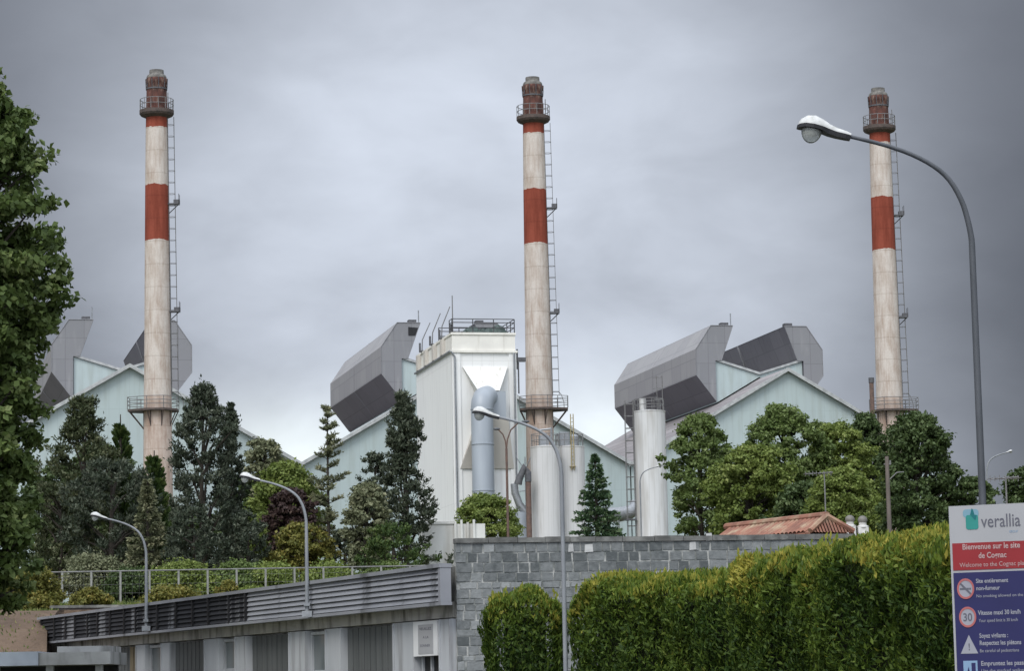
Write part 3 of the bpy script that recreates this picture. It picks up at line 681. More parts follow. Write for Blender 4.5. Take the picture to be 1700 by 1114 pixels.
for (xa, ya, xb, yb) in ((.1, .15, W - .1, .15), (W - .1, .15, W - .1, 7), (.1, .15, .1, 1.5), (.1, 7, W - .1, 7)):
    p1, p2 = Vector((xa, ya, zr)), Vector((xb, yb, zr))
    for hh in (.5, 1.0, 1.35): b.tube([p1 + Vector((0, 0, hh)), p2 + Vector((0, 0, hh))], .045, 4)
    k_ = max(1, int((p2 - p1).length / 1.6))
    for k in range(k_ + 1): q = p1.lerp(p2, k / k_); b.tube([q, q + Vector((0, 0, 1.35))], .05, 4)
b.build('roof_railing', M['darksteel'], t)
# annex roof against the long side and a small floodlight on the right
b = MB(); b.prism([(0, .4, 8.4), (-2.6, .4, 7.0), (-2.6, .4, -1), (0, .4, -1)], (0, 9, 0)); b.build('annex', M['cream'], t)
b = MB(); b.tube([(0, .28, 8.55), (-2.7, .28, 7.1)], .12, 5); b.build('annex_gutter', M['darksteel'], t)
b = MB(); b.tube([(W + .15, .2, 27.2), (W + .15, .2, 29.2)], .09, 5); b.box(W + .1, W + .95, -.1, .4, 27.95, 28.35); b.tube([(W + .25, .2, 24.8), (W + .25, .2, 27.9)], .08, 5); b.build('floodlight_bracket', M['darksteel'], t)
wm = Matrix.Translation((c0.x, c0.y, 6.0)) @ Matrix.Rotation(YAW, 4, 'Z')
def tw(x, y, z): return wm @ Vector((x, y, z))
# tarpaulin heap on the roof
b = MB(); rd = random.Random(4)
o_ = tw(4.0, 3.0, ZT); th = thing('tarpaulin_heap', tuple(o_), 'dark green tarpaulin heap behind the railing on top of the filter tower', 'tarpaulin', YAW)
for (cx, cy, r1, r2, hh) in ((-1.3, 0, 1.0, .9, .95), (.2, .2, 1.2, 1.0, .8), (1.3, 0, 1.0, .9, 1.1), (-.4, -.3, 1.2, .8, .6)):
    vs = []; n_, m_ = 14, 6
    b2 = MB(); b2.ell((cx, cy, 0), r1, r2, hh, n=14, m_=6, t1=math.pi / 2)
    b.add([(x + rd.uniform(-.1, .1), y + rd.uniform(-.1, .1), z + (rd.uniform(-.12, .12) if z > .1 else 0)) for x, y, z in b2.v], b2.f)
b.build('cover', M['tarp'], th)
# leaning signal masts on the tower top
for k, (xx, yy, lx_, hh, lb) in enumerate(((.3, .8, .0, 3.4, 'upright mast at the front corner of the filter tower roof'),
                                       (.0, 5.0, .9, 2.9, 'leaning mast second from the tower corner, on the filter tower roof edge'),
                                       (.0, 10.0, .9, 2.9, 'leaning mast third from the tower corner, on the filter tower roof edge'),
                                       (.0, 15.6, .9, 2.7, 'leaning mast furthest from the tower corner, close to the grey ventilator'))):
    q = tw(xx, yy, ZT - .05); mt = thing('roof_mast', tuple(q), lb, 'mast', YAW, 'masts on the filter tower roof')
    MB().tube([(0, 0, 0), (.06 * (lx_ > 0), 0, 1.3), (lx_, 0, hh + .4)], [.06, .06, .05], 6).build('rod', M['rail'], mt)
    b = MB(); b.box(-.28, .28, -.2, .2, 0, .18); b.box(-.3, -.12, -.1, .1, .18, .95); b.build('stand', M['darksteel'], mt)

# low white stained block in front of the tower
p0 = P(703, 905, 110.5); p1 = P(806, 905, 110.5)
t = thing('concrete_tank', (p0.x, 110.5, 5.1), 'low white stained concrete tank behind the low building, left of the block wall', 'tank', math.radians(4))
wd = p1.x - p0.x; hz = P(760, 870, 110.5).z - 5.1
b = MB(); b.box(0, wd, 0, 3, -.5, hz); b.build('wall', M['tank'], t)
b = MB(); b.box(-.05, wd * .50, -.05, 3.05, hz + .004, hz + .1); b.build('coping', M['tank'], t)
for k in range(4): MB().box(wd * (.50 + .10 * k), wd * (.50 + .10 * k) + .09, -.10, -.001, -.5, hz + .06 + .1 * (k % 2)).build('rib', M['tank'], t)

# ------------------------------------------------------------------ silos
def silo(px, d, r_px, py_top, label, seed, group=None, extra=None):
    p = P(px, 800, d); r = r_px * d / F_PX; zt = P(px, py_top, d).z - 6
    t = thing('silo', (p.x, d, 6), label, 'silo', math.radians(8), group)
    n = 44; prof = [(r * .99, -1), (r, .1), (r, 2.0), (r * 1.012, 2.05), (r * 1.012, 2.2), (r, 2.25), (r, zt - .12), (r * 1.02, zt - .1), (r * 1.02, zt), (r * .9, zt + .02), (.05, zt + .18)]
    MB().lathe(prof, n=n)  .build('shell', M['silo'] if group is None else M['silodull'], t, smooth=True)
    b = MB(); ring_rail(b, r * .93, zt, 1.1, 12, tr=.03); b.build('railing', M['rail'], t)
    return t, r, zt
t, r, zt = silo(906, 245, 24.5, 742, 'left of the two joined white silos beside the middle chimney', 1, 'pair of white silos by the middle chimney')
b = MB(); b.box(-.5, .3, -.4, .4, zt + .1, zt + 1.0); b.tube([(.6, 0, zt), (.6, 0, zt + 1.7)], .1, 6); b.tube([(.6, 0, zt + 1.6), (-.4, .1, zt + 1.5)], .09, 6); b.build('filter_unit', M['steel'], t)
t, r, zt = silo(947, 247.5, 24.5, 742, 'right of the two joined white silos, with a faded yellow ladder', 2, 'pair of white silos by the middle chimney')
b = MB(); b.box(-.9, -.1, -.5, .3, zt + .1, zt + 1.3); b.lathe([(.42, zt + .1), (.42, zt + .9), (.2, zt + 1.1)], (.4, -.2), 14); b.build('filter_unit', M['steel'], t)
b = MB()
for xx in (-.10, .14): b.tube([(xx, -r - .15, zt - 2.2), (xx, -r - .15, zt + 2.8)], .045, 4)
for k in range(14): b.tube([(-.10, -r - .15, zt - 2.0 + k * .34), (.14, -r - .15, zt - 2.0 + k * .34)], .025, 4)
b.box(-.25, .3, -r - .25, -r + .05, zt - 1.9, zt - 1.84)
b.build('ladder', M['yellow'], t)
t, r, zt = silo(1081, 250, 26.5, 683, 'tall streaked white silo on the right with a vertical ladder and top railing', 3)
MB().lathe([(.30, zt), (.30, zt + 1.0), (.33, zt + 1.02), (.33, zt + 1.1), (.1, zt + 1.12)], (-.65, -.2), 16).build('top_drum', M['silo'], t, smooth=True)
b = MB()
for xx in (.55, 1.05): b.tube([(xx, -r * .7, zt - .1), (xx, -r * .7, zt + 3.1)], .035, 4)
for zz in (1.0, 2.0, 3.0): b.tube([(.55, -r * .7, zt + zz), (1.05, -r * .7, zt + zz)], .035, 4); b.tube([(.3, -r * .4, zt + zz), (.55, -r * .7, zt + zz)], .03, 4)
b.build('ladder_head', M['rail'], t)
b = MB(); lx = -r - .55
for yy in (-.22, .22): b.tube([(lx + .5, yy, 0), (lx + .5, yy, zt + 1)], .035, 4); b.tube([(lx - .25, yy, 2.5), (lx - .25, yy, zt + 1)], .03, 4)
k = 0.3
while k < zt + .9: b.tube([(lx + .5, -.22, k), (lx + .5, .22, k)], .02, 4); k += .32
k = 2.6
while k < zt + .9:
    b.tube([(lx + .5, -.22, k), (lx - .1, -.36, k), (lx - .27, 0, k), (lx - .1, .36, k), (lx + .5, .22, k)], .03, 4, caps=False); k += 1.1
b.build('ladder', M['rail'], t)
for zz in (7.5, 10.8):
    MB().box(lx - .5, lx + .5, -.5, .5, zz, zz + .12).build('rest_platform', M['darksteel'], t)
b = MB(); b.tube([(-.5, -r - .06, .0), (-.5, -r - .06, 5.0)], .05, 5); b.tube([(.1, -r - .08, .0), (.1, -r - .08, 5.2)], .09, 6); b.tube([(-r * .8, -r * .7 - .1, 5.2), (0, -r - .12, 5.2), (r * .85, -r * .6 - .1, 5.3)], .05, 5)
b.build('fill_pipe', M['rail'], t)

# horizontal duct between the spruce and the right silo, brown downpipe and elbows by the middle chimney
p = P(1040, 852, 256); t = thing('exhaust_duct', (p.x, 256, 6), 'fat grey horizontal duct beside the foot of the right silo', 'duct', YAW)
zz = p.z - 6; MB().tube([(-4, 0, zz - .2), (-.8, 0, zz - .15), (.2, 0, zz), (.8, 0, zz + .35), (1.0, .6, zz + .9)], [.68, .68, .66, .6, .5], 20).build('pipe', M['steel'], t, smooth=True)
b = MB(); b.tube([(-.9, -.4, -1), (-.9, -.4, zz - .5)], .12, 6); b.tube([(-2.5, -.6, -.6), (.9, -.6, 1.6)], .10, 5); b.tube([(-2.5, -.6, -1.2), (.9, -.6, 1.0)], .10, 5); b.build('support', M['steel'], t)
p = P(878, 850, 243); t = thing('brown_pipe', (p.x, 243, 6), 'vertical brown downpipe tight against the left white silo', 'pipe')
zt = P(878, 800, 243).z - 6
MB().tube([(0, 0, -1), (0, 0, zt)], .24, 12).build('pipe', M['rustpipe'], t, smooth=True)
MB().tube([(0, 0, zt), (.0, 0, zt + .8), (-.25, 0, zt + 1.4), (-.8, 0, zt + .2), (-.9, 0, zt - .2)], [.3, .3, .28, .34, .36], 10).build('hood', M['darksteel'], t, smooth=True)
p = P(866, 850, 246); t = thing('duct_elbow', (p.x, 246, 6), 'grey bent duct between the filter tower and the middle chimney', 'duct')
z1 = P(860, 822, 246).z - 6; z2 = P(868, 868, 246).z - 6
MB().tube([(-.6, 0, z1 + 1.0), (-.55, 0, z1 + .2), (-.2, 0, z1 - .8), (.3, 0, z1 - 1.5)], .33, 12).build('upper_pipe', M['steel'], t, smooth=True)
MB().tube([(.1, 0, z2 + .9), (.0, 0, z2), (0, 0, -1)], [.62, .66, .66], 16).build('lower_pipe', M['duct'], t, smooth=True)
p = P(868, 770, 250); t = thing('pipe_bridge', (p.x, 250, 6), 'thin steel access gantry between filter tower and middle chimney', 'gantry')
b = MB(); z1 = p.z - 6
for k in range(4): b.tube([(-.7, 0, z1 - 1.2 - k * 1.3), (.9, 0, z1 - 1.1 - k * 1.3)], .05, 4)
for xx in (-.6, .2, .85): b.tube([(xx, 0, -1), (xx, 0, z1 + .6)], .05, 4)
b.tube([(-.6, 0, z1 + .6), (.2, 0, z1 - .6), (.85, 0, z1 + .9)], .05, 4)
b.build('frame', M['steel'], t)

# ------------------------------------------------------------------ street lamps
ARM = [(0, 0), (.008, .14), (.05, .38), (.12, .62), (.26, .88), (.46, 1.07), (.74, 1.23), (1.05, 1.35), (1.36, 1.44), (1.6, 1.50)]
def lamp(base, htop, s, r0, label, hs=None, az=math.pi, group='curved street lamps', bracket=False, dark=False):
    tube_m = M['greytube'] if dark else M['paletube']
    """base: world point, htop: height of the arm end above the base, s: size of the bend, az: the way the arm points"""
    hs = hs or s
    t = thing('street_lamp', tuple(base), label, 'street lamp', 0, group)
    hc = htop - 1.5 * s; ca, sa = math.cos(az), math.sin(az)
    pts = [(0, 0, -.02), (0, 0, hc * .5), (0, 0, hc)] + [(x * s * ca, x * s * sa, hc + z * s) for x, z in ARM[1:]]
    fine = pts[:3]
    for i in range(2, len(pts) - 1):       # round the bend off
        p0, p1, p2, p3 = (Vector(pts[max(i - 1, 0)]) if i > 2 else Vector(pts[2]) - Vector((0, 0, .14 * s)), Vector(pts[i]), Vector(pts[i + 1]), Vector(pts[min(i + 2, len(pts) - 1)]))
        for k in range(1, 4):
            u = k / 3; fine.append(tuple(.5 * ((2 * p1) + (p2 - p0) * u + (2 * p0 - 5 * p1 + 4 * p2 - p3) * u * u + (3 * p1 - p0 - 3 * p2 + p3) * u ** 3)))
    pts = fine
    n = len(pts); rs = [r0, r0 * .86, r0 * .74] + [r0 * (.72 - .27 * k / (n - 4)) for k in range(n - 3)]
    MB().tube(pts, rs, 12).build('pole', tube_m, t, smooth=True)
    if bracket:
        b = MB(); b.box(-.10, .10, -.07, .07, -.12, .0); b.box(-.06, .06, -.09, .09, .1, .16); b.build('bracket', M['steel'], t)
    # head: sections along the arm direction, slightly nose up
    e = Vector(pts[-1]); dr = (Vector(pts[-1]) - Vector(pts[-2])).normalized(); side = Vector((-sa, ca, 0)); up = side.cross(dr); up = up if up.z > 0 else -up
    secs = [(-.06, .045, .045, 0), (0, .065, .06, 0), (.12, .075, .075, .0), (.22, .095, .09, .01), (.31, .13, .12, .02), (.42, .155, .15, .02), (.52, .14, .135, .015), (.59, .085, .09, .0), (.615, .02, .03, -.01)]
    vs = []; K = 14
    for (l, w, h, o) in secs:
        for k in range(K + 1):
            a = math.pi * k / K; vs.append(e + dr * l * hs + side * (w * hs * math.cos(a)) + up * ((h * math.sin(a) + o) * hs))
    m_ = len(secs); q = K + 1
    fs = [(i * q + k, i * q + k + 1, (i + 1) * q + k + 1, (i + 1) * q + k) for i in range(m_ - 1) for k in range(K)] + [tuple(i * q for i in range(m_)) + tuple(i * q + K for i in range(m_ - 1, -1, -1))]
    hd = MB().add(vs, fs).build('lamp_housing', M['lampwhite'], t, smooth=True)
    vs = []
    for (l, w, h, o) in secs:
        for (ww, zz) in ((w * 1.04, .012), (w * 1.04, -.035 if l > .25 else -.05), (-w * 1.04, -.035 if l > .25 else -.05), (-w * 1.04, .012)):
            vs.append(e + dr * (l * 1.01) * hs + side * ww * hs + up * (zz + o) * hs)
    fs = [(i * 4 + k, i * 4 + (k + 1) % 4, (i + 1) * 4 + (k + 1) % 4, (i + 1) * 4 + k) for i in range(m_ - 1) for k in range(4)] + [(0, 1, 2, 3), tuple((m_ - 1) * 4 + k for k in (3, 2, 1, 0))]
    MB().add(vs, fs).build('rim', M['black'], hd)
    R3 = Matrix((dr, side, up)).transposed()
    MB().ell(e + dr * .43 * hs - up * .02 * hs, .13 * hs, .12 * hs, .17 * hs, R3, t0=math.pi / 2, t1=math.pi).build('glass_bowl', M['lampglass'], hd, smooth=True)
    MB().ell(e + dr * .43 * hs - up * .06 * hs, .07 * hs, .035 * hs, .035 * hs, R3, n=10, m_=6).build('bulb', M['lampwhite'], hd, smooth=True)
    return t
p = P(1629, 840, 36); lamp((p.x + .02, 36, 0), P(1405, 225, 36).z, 1.0, .056, 'near tall curved street lamp rising behind the company sign on the right', hs=1.05, az=math.pi, dark=True)
p = P(938, 1060, 43.5); lamp((p.x, 43.5, 0), P(835, 692, 43.5).z, .62, .042, 'curved street lamp standing in the gap between the two clipped hedges', hs=.64)

# ------------------------------------------------------------------ low building with the louvred parapet
e_ = (B2 - A2).normalized(); Lf = (B2 - A2).length; nrm = Vector((-e_.y, e_.x, 0))
if nrm.dot(Vector((0, 0, 0)) - A2) < 0: nrm = -nrm
def fac(px, py=1080):      # distance along the front from its right end, for a column of the photograph
    r_ = ray(px, py); k = (A2 - CAM).dot(nrm) / r_.dot(nrm); q = CAM + r_ * k; return (q - A2).dot(e_)
rzB = math.atan2(-e_.y, -e_.x)        # local +x points from left end to the right end
bld = thing('low_building', (B2.x, B2.y, 0), 'low grey building with a slatted metal parapet and grey pilasters, left of the block wall', 'building', rzB)
# local frame: x from the left end (0) to the right end (Lf); outward is -y
def fx(px, py=1080): return Lf - fac(px, py)
chk = (WL[bld.name].to_3x3() @ Vector((0, -1, 0))).dot(nrm)
assert chk > .9, chk
LT, LB, LI = 3.98, 3.29, 3.03
b = MB(); b.box(-.4, Lf - .02, .12, 9, -.1, LI + .02); b.build('wall', M['slab'], bld)
b = MB(); b.box(-.4, Lf - .02, -.06, 8.9, LI + .021, LB + .04); b.build('lintel', M['lintel'], bld)
b = MB(); b.box(-.3, Lf + .0, -.02, 9, LB + .041, LT - .02); b.build('roof', M['coping'], bld)
xs_split = fx(440)
for j, (xa, xb, mtl) in enumerate(((0, xs_split, M['louvredirty']), (xs_split, Lf + .20, M['louvre']))):
    for k in range(6):
        z0 = LB + .03 + k * (LT - LB - .08) / 6; hh = (LT - LB - .08) / 6
        b = MB(); b.prism([(xa, -.28, z0), (xa, -.40, z0 + hh * .14), (xa, -.36, z0 + hh * .98), (xa, -.34, z0 + hh * .98), (xa, -.37, z0 + hh * .18), (xa, -.27, z0 + hh * .08)], (xb - xa, 0, 0)); b.build('slat', mtl, bld)
b = MB(); b.box(-.05, Lf + .31, -.44, -.20, LT - .05, LT + .02); b.box(-.05, Lf + .31, -.42, -.20, LB - .03, LB + .028); b.build('louvre_rail', M['louvre'], bld)
b = MB(); b.box(Lf + .201, Lf + .30, -.42, -.21, LB + .03, LT - .052); b.build('louvre_end_cap', M['louvre'], bld)
b = MB()
k = .3
while k < xs_split:
    b = MB(); b.box(k, k + .06, -.43, -.24, LB + .03, LT - .051); b.build('louvre_post', M['black'], bld); k += random.Random(int(k * 100)).uniform(.9, 1.9)
# bays: px boundaries read off the front
bays = [('pil', 739, 761), ('door', 697, 739), ('pil', 662, 697), ('shut', 575, 662), ('pil', 549, 575), ('win', 516, 549), ('pil', 488, 516), ('shut', 417, 488),
        ('pil', 398, 417), ('win', 371, 398), ('pil', 347, 371), ('shut', 289.5, 347), ('pil', 275, 289.5), ('win', 248.5, 275), ('pil', 233, 248.5), ('och', 214, 233), ('shut', 150, 214), ('pil', 120, 150)]
for kind, pa, pb in bays:
    xa, xb = fx(pa), min(fx(pb), Lf - .03)
    if kind == 'pil':
        b = MB(); b.box(xa, xb, -.10, .118, -.1, LI + .0); b.box(xa, xa + .04, -.13, -.101, -.1, LI - .003); b.box(xb - .03, xb, -.125, -.101, -.1, LI - .003); b.build('pilaster', M['pilaster'], bld)
    elif kind in ('shut', 'och'):
        b = MB(); n = max(3, int((xb - xa) / .16))
        for k in range(n):
            u0 = xa + (xb - xa) * k / n; u1 = xa + (xb - xa) * (k + 1) / n
            b.box(u0 + .003, u1 - .006, .03 - .012 * (k % 2), .117, -.1, LI - .02)
        b.build('shutter', M['shutter'] if kind == 'shut' else M['brownpanel'], bld)
    elif kind == 'win':
        fr = MB(); fr.box(xa + .003, xa + .06, -.0, .115, 1.0, LI - .03); fr.box(xb - .06, xb - .003, 0, .115, 1.0, LI - .03); fr.box(xa + .06, xb - .06, 0, .115, LI - .09, LI - .03)
        zs_ = 2.12 if pa > 500 else 2.25
        fr.box(xa + .06, xb - .06, -.03, .115, zs_, zs_ + .10)
        w_ = fr.build('window', M['pilaster'], bld)
        MB().box(xa + .061, xb - .061, .05, .08, zs_ + .101, LI - .091).build('pane', M['glass'], w_)
        MB().box(xa + .061, xb - .061, .06, .09, 1.0, zs_ - .001).build('pane', M['black'], w_)
    elif kind == 'door':
        w = xb - xa
        MB().box(xa + .003, xb - .003, .02, .116, 2.66, LI - .02).build('transom_panel', M['pilaster'], bld)
        fr = MB(); zt_ = P(715, 1096, 51.5).z
        for u in (0.10, .46, .84): fr.box(xa + w * u, xa + w * u + .05, -.02, .1, -.1, zt_ + .06)
        fr.box(xa + .003, xb - .003, .0, .1, zt_ + .061, 2.659)
        dd = fr.build('door', M['pilaster'], bld)
        MB().box(xa + w * .10 + .05, xa + w * .84, .03, .06, -.1, zt_ + .06).build('door_glass', M['black'], dd)
# parapet stub standing up behind the left end of the louvres
q0 = P(90, 1015, 79.5); q1 = P(235, 1015, 74)
r0_ = P(86, 1006, 82); r1_ = P(330, 1001, 83)
rw = thing('retaining_wall', (r0_.x, r0_.y, 3.2), 'low brown-grey retaining wall rising just behind the left end of the slatted parapet', 'wall', math.atan2(r1_.y - r0_.y, r1_.x - r0_.x))
lr = math.hypot(r1_.x - r0_.x, r1_.y - r0_.y); b = MB(); b.box(0, lr, 0, .3, -.3, r0_.z - 3.28); b.build('wall', M['brownwall'], rw); b = MB(); b.box(-.04, lr + .04, -.04, .34, r0_.z - 3.279, r0_.z - 3.2); b.build('coping', M['coping'], rw)

# notice board on the door transom
zt_ = P(716, 1032, 51.3).z; zb_ = P(716, 1090, 51.3).z
xa, xb = fx(698), fx(738)
nb_o = WL[bld.name] @ Vector((xa, 0, zb_))
nb = thing('notice_board', tuple(nb_o), 'white framed notice board with three short lines of text above the double door', 'notice board', rzB)
wN, hN = xb - xa, zt_ - zb_
b = MB(); b.box(0, wN, -.14, -.11, 0, hN); b.build('board', M['noticepaper'], nb)
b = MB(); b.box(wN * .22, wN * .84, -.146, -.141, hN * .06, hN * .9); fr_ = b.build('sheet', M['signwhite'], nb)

def text_mesh(txt, width, height, name, material, parent, loc, rz=0.0, bold=0.0, align='LEFT'):
    """one line of flat lettering standing in the local xz plane, facing -y"""
    cu = bpy.data.curves.new('t', 'FONT'); cu.body = txt; cu.size = 1; cu.extrude = .0; cu.offset = bold; cu.resolution_u = 3
    ob = bpy.data.objects.new('t', cu); COL.objects.link(ob)
    dg = bpy.context.evaluated_depsgraph_get(); me = bpy.data.meshes.new_from_object(ob.evaluated_get(dg))
    bpy.data.objects.remove(ob); bpy.data.curves.remove(cu)
    co = np.zeros(len(me.vertices) * 3, dtype=np.float32); me.vertices.foreach_get('co', co); co = co.reshape(-1, 3)
    w = co[:, 0].max() - co[:, 0].min(); x0 = co[:, 0].min()
    hcap = .72
    sx = width / w; sy = height / hcap
    nc = np.stack([(co[:, 0] - x0) * sx, np.zeros(len(co)), co[:, 1] * sy], 1).astype(np.float32)
    me.vertices.foreach_set('co', nc.ravel()); me.update(); me.name = name
    me.materials.clear(); me.materials.append(material)
    o = bpy.data.objects.new(name, me); COL.objects.link(o); o.parent = parent; o.location = loc; o.rotation_euler = (0, 0, rz)
    return o
for k, (tx, u, w_) in enumerate((('VEUILLEZ', .28, .50), ('A LA', .42, .24), ('SONNER', .30, .42))):
    text_mesh(tx, wN * w_, hN * .075, 'lettering', M['lettergrey'], nb, (wN * u, -.1475, hN * (.74 - .24 * k)), bold=.01)

# bracket lamps fixed to the front
for pxb, pyb, pe, pye, lb in ((510, 1015, 440, 797, 'curved lamp fixed to the louvred parapet nearer the door, second from the left'),
                              (243, 1040, 187, 861, 'curved lamp fixed to the dirty left half of the louvred parapet')):
    r_ = ray(pxb, pyb); k = ((A2 + nrm * .5) - CAM).dot(nrm) / r_.dot(nrm); q = CAM + r_ * k
    lamp(tuple(q), P(pe, pye, q.y).z - q.z, .60, .043, lb, hs=.62, bracket=True)

# flat concrete canopy at the far left foot of the building
c1 = P(0, 1100, 62); c2 = P(183, 1104, 62)
zt_ = P(90, 1084, 62).z; zb_ = P(90, 1105, 62).z
t = thing('entrance_canopy', (P(-40, 1100, 62).x, 62, 0), 'flat stained concrete canopy at the far left below the brown earth bank', 'canopy')
wC = c2.x - P(-40, 1100, 62).x
b = MB(); b.box((c1.x - P(-40, 1100, 62).x) + .85, wC, 0, 2.6, zb_, zt_); b.box(1.7, wC - .1, .6, 2.4, zt_ + .001, zt_ + .14); b.build('slab', M['slab'], t)
b = MB(); b.box(-1.5, (c1.x - P(-40, 1100, 62).x) + .849, -.05, 2.6, zb_ - .0, zt_ + .03); b.build('blue_edge', M['bluepanel'], t)
b = MB()
for u in (-1.2, .3, 1.5, 2.6): b.box(u, u + .16, .3, .46, -.1, zb_ - .001)
b.build('post', M['pilaster'], t)
b = MB(); b.box(-1.5, wC - .12, 2.0, 2.15, -.1, zb_ - .002); b.build('shade_sheet', M['black'], t)  # black sheet added for the darkness under the canopy

# ------------------------------------------------------------------ block wall
W0 = P(757.5, 1000, 49.9); W1 = P(1420, 900, 51.2); wl = Vector((W1.x - W0.x, W1.y - W0.y, 0)); Lw = wl.length; rzW = math.atan2(wl.y, wl.x)
HT = P(757, 894, 49.9).z
t = thing('block_wall', (W0.x, W0.y, 0), 'grey weathered concrete block wall between the low building and the hedges', 'wall', rzW)
MB().box(.01, Lw, .014, .25, -.1, HT - .09).build('mortar_core', M['mortar'], t)
rd = random.Random(11); b = MB(); z = HT - .10; row = 0
while z > 0:
    hh = rd.choice([.165, .175, .18]) if z > HT - 1.0 else rd.choice([.10, .165, .175, .12])
    if row == 4: hh = .12
    x = -.0; x -= rd.uniform(0, .25)
    while x < Lw:
        w = rd.choice([.20, .22, .26, .34, .18]) * rd.uniform(.9, 1.08); a = max(0, x) + .010; c = min(Lw, x + w) - .010 - rd.random() * .022
        if c - a > .05:
            dk = .26 if row < 3 else .50
            if row == 4: dk = .8
            tn = min(1, max(0, rd.gauss(dk + .12 * math.sin(x * 1.3 + row), .17))); pr = rd.uniform(-.006, .006)
            z1 = z - hh + .014 + rd.uniform(0, .008); z2 = z - rd.uniform(0, .008); j = lambda: rd.uniform(-.008, .008)
            b.add([(a + j(), pr, z1 + j()), (c + j(), pr, z1 + j()), (c + j(), pr, z2 + j()), (a + j(), pr, z2 + j()), (a, .02, z1), (c, .02, z1), (c, .02, z2), (a, .02, z2)],
                  [(0, 1, 2, 3), (0, 4, 5, 1), (1, 5, 6, 2), (2, 6, 7, 3), (3, 7, 4, 0)], tn)
        x += w
    z -= hh; row += 1
b.build('block_face', M['block'], t)
b = MB(); x = 0; 
while x < Lw:
    w = rd.uniform(.45, .6); b.box(x + .004, min(Lw, x + w) - .004, -.03 + rd.uniform(-.008, .008), .28, HT - .088, HT + rd.uniform(-.004, .012)); x += w
b.build('coping', M['coping'], t)
def wallx(px): r_ = ray(px, 905); k = (W0 - CAM).dot(Vector((-math.sin(rzW), math.cos(rzW), 0))) / r_.dot(Vector((-math.sin(rzW), math.cos(rzW), 0))); q = CAM + r_ * k; return (q - Vector((W0.x, W0.y, 0))).dot(Vector((math.cos(rzW), math.sin(rzW), 0)))
for px, s_, zz in ((970, .16, .28), (943, .10, .27), (1144, .13, .26), (1172, .12, .10)):
    xx = wallx(px); MB().prism([(xx, -.012, HT - zz), (xx + s_, -.012, HT - zz + .01), (xx + s_ - .01, -.012, HT - zz + .15), (xx + .01, -.012, HT - zz + .14)], (0, .03, 0)).build('plaster_patch', M['plate'], t)

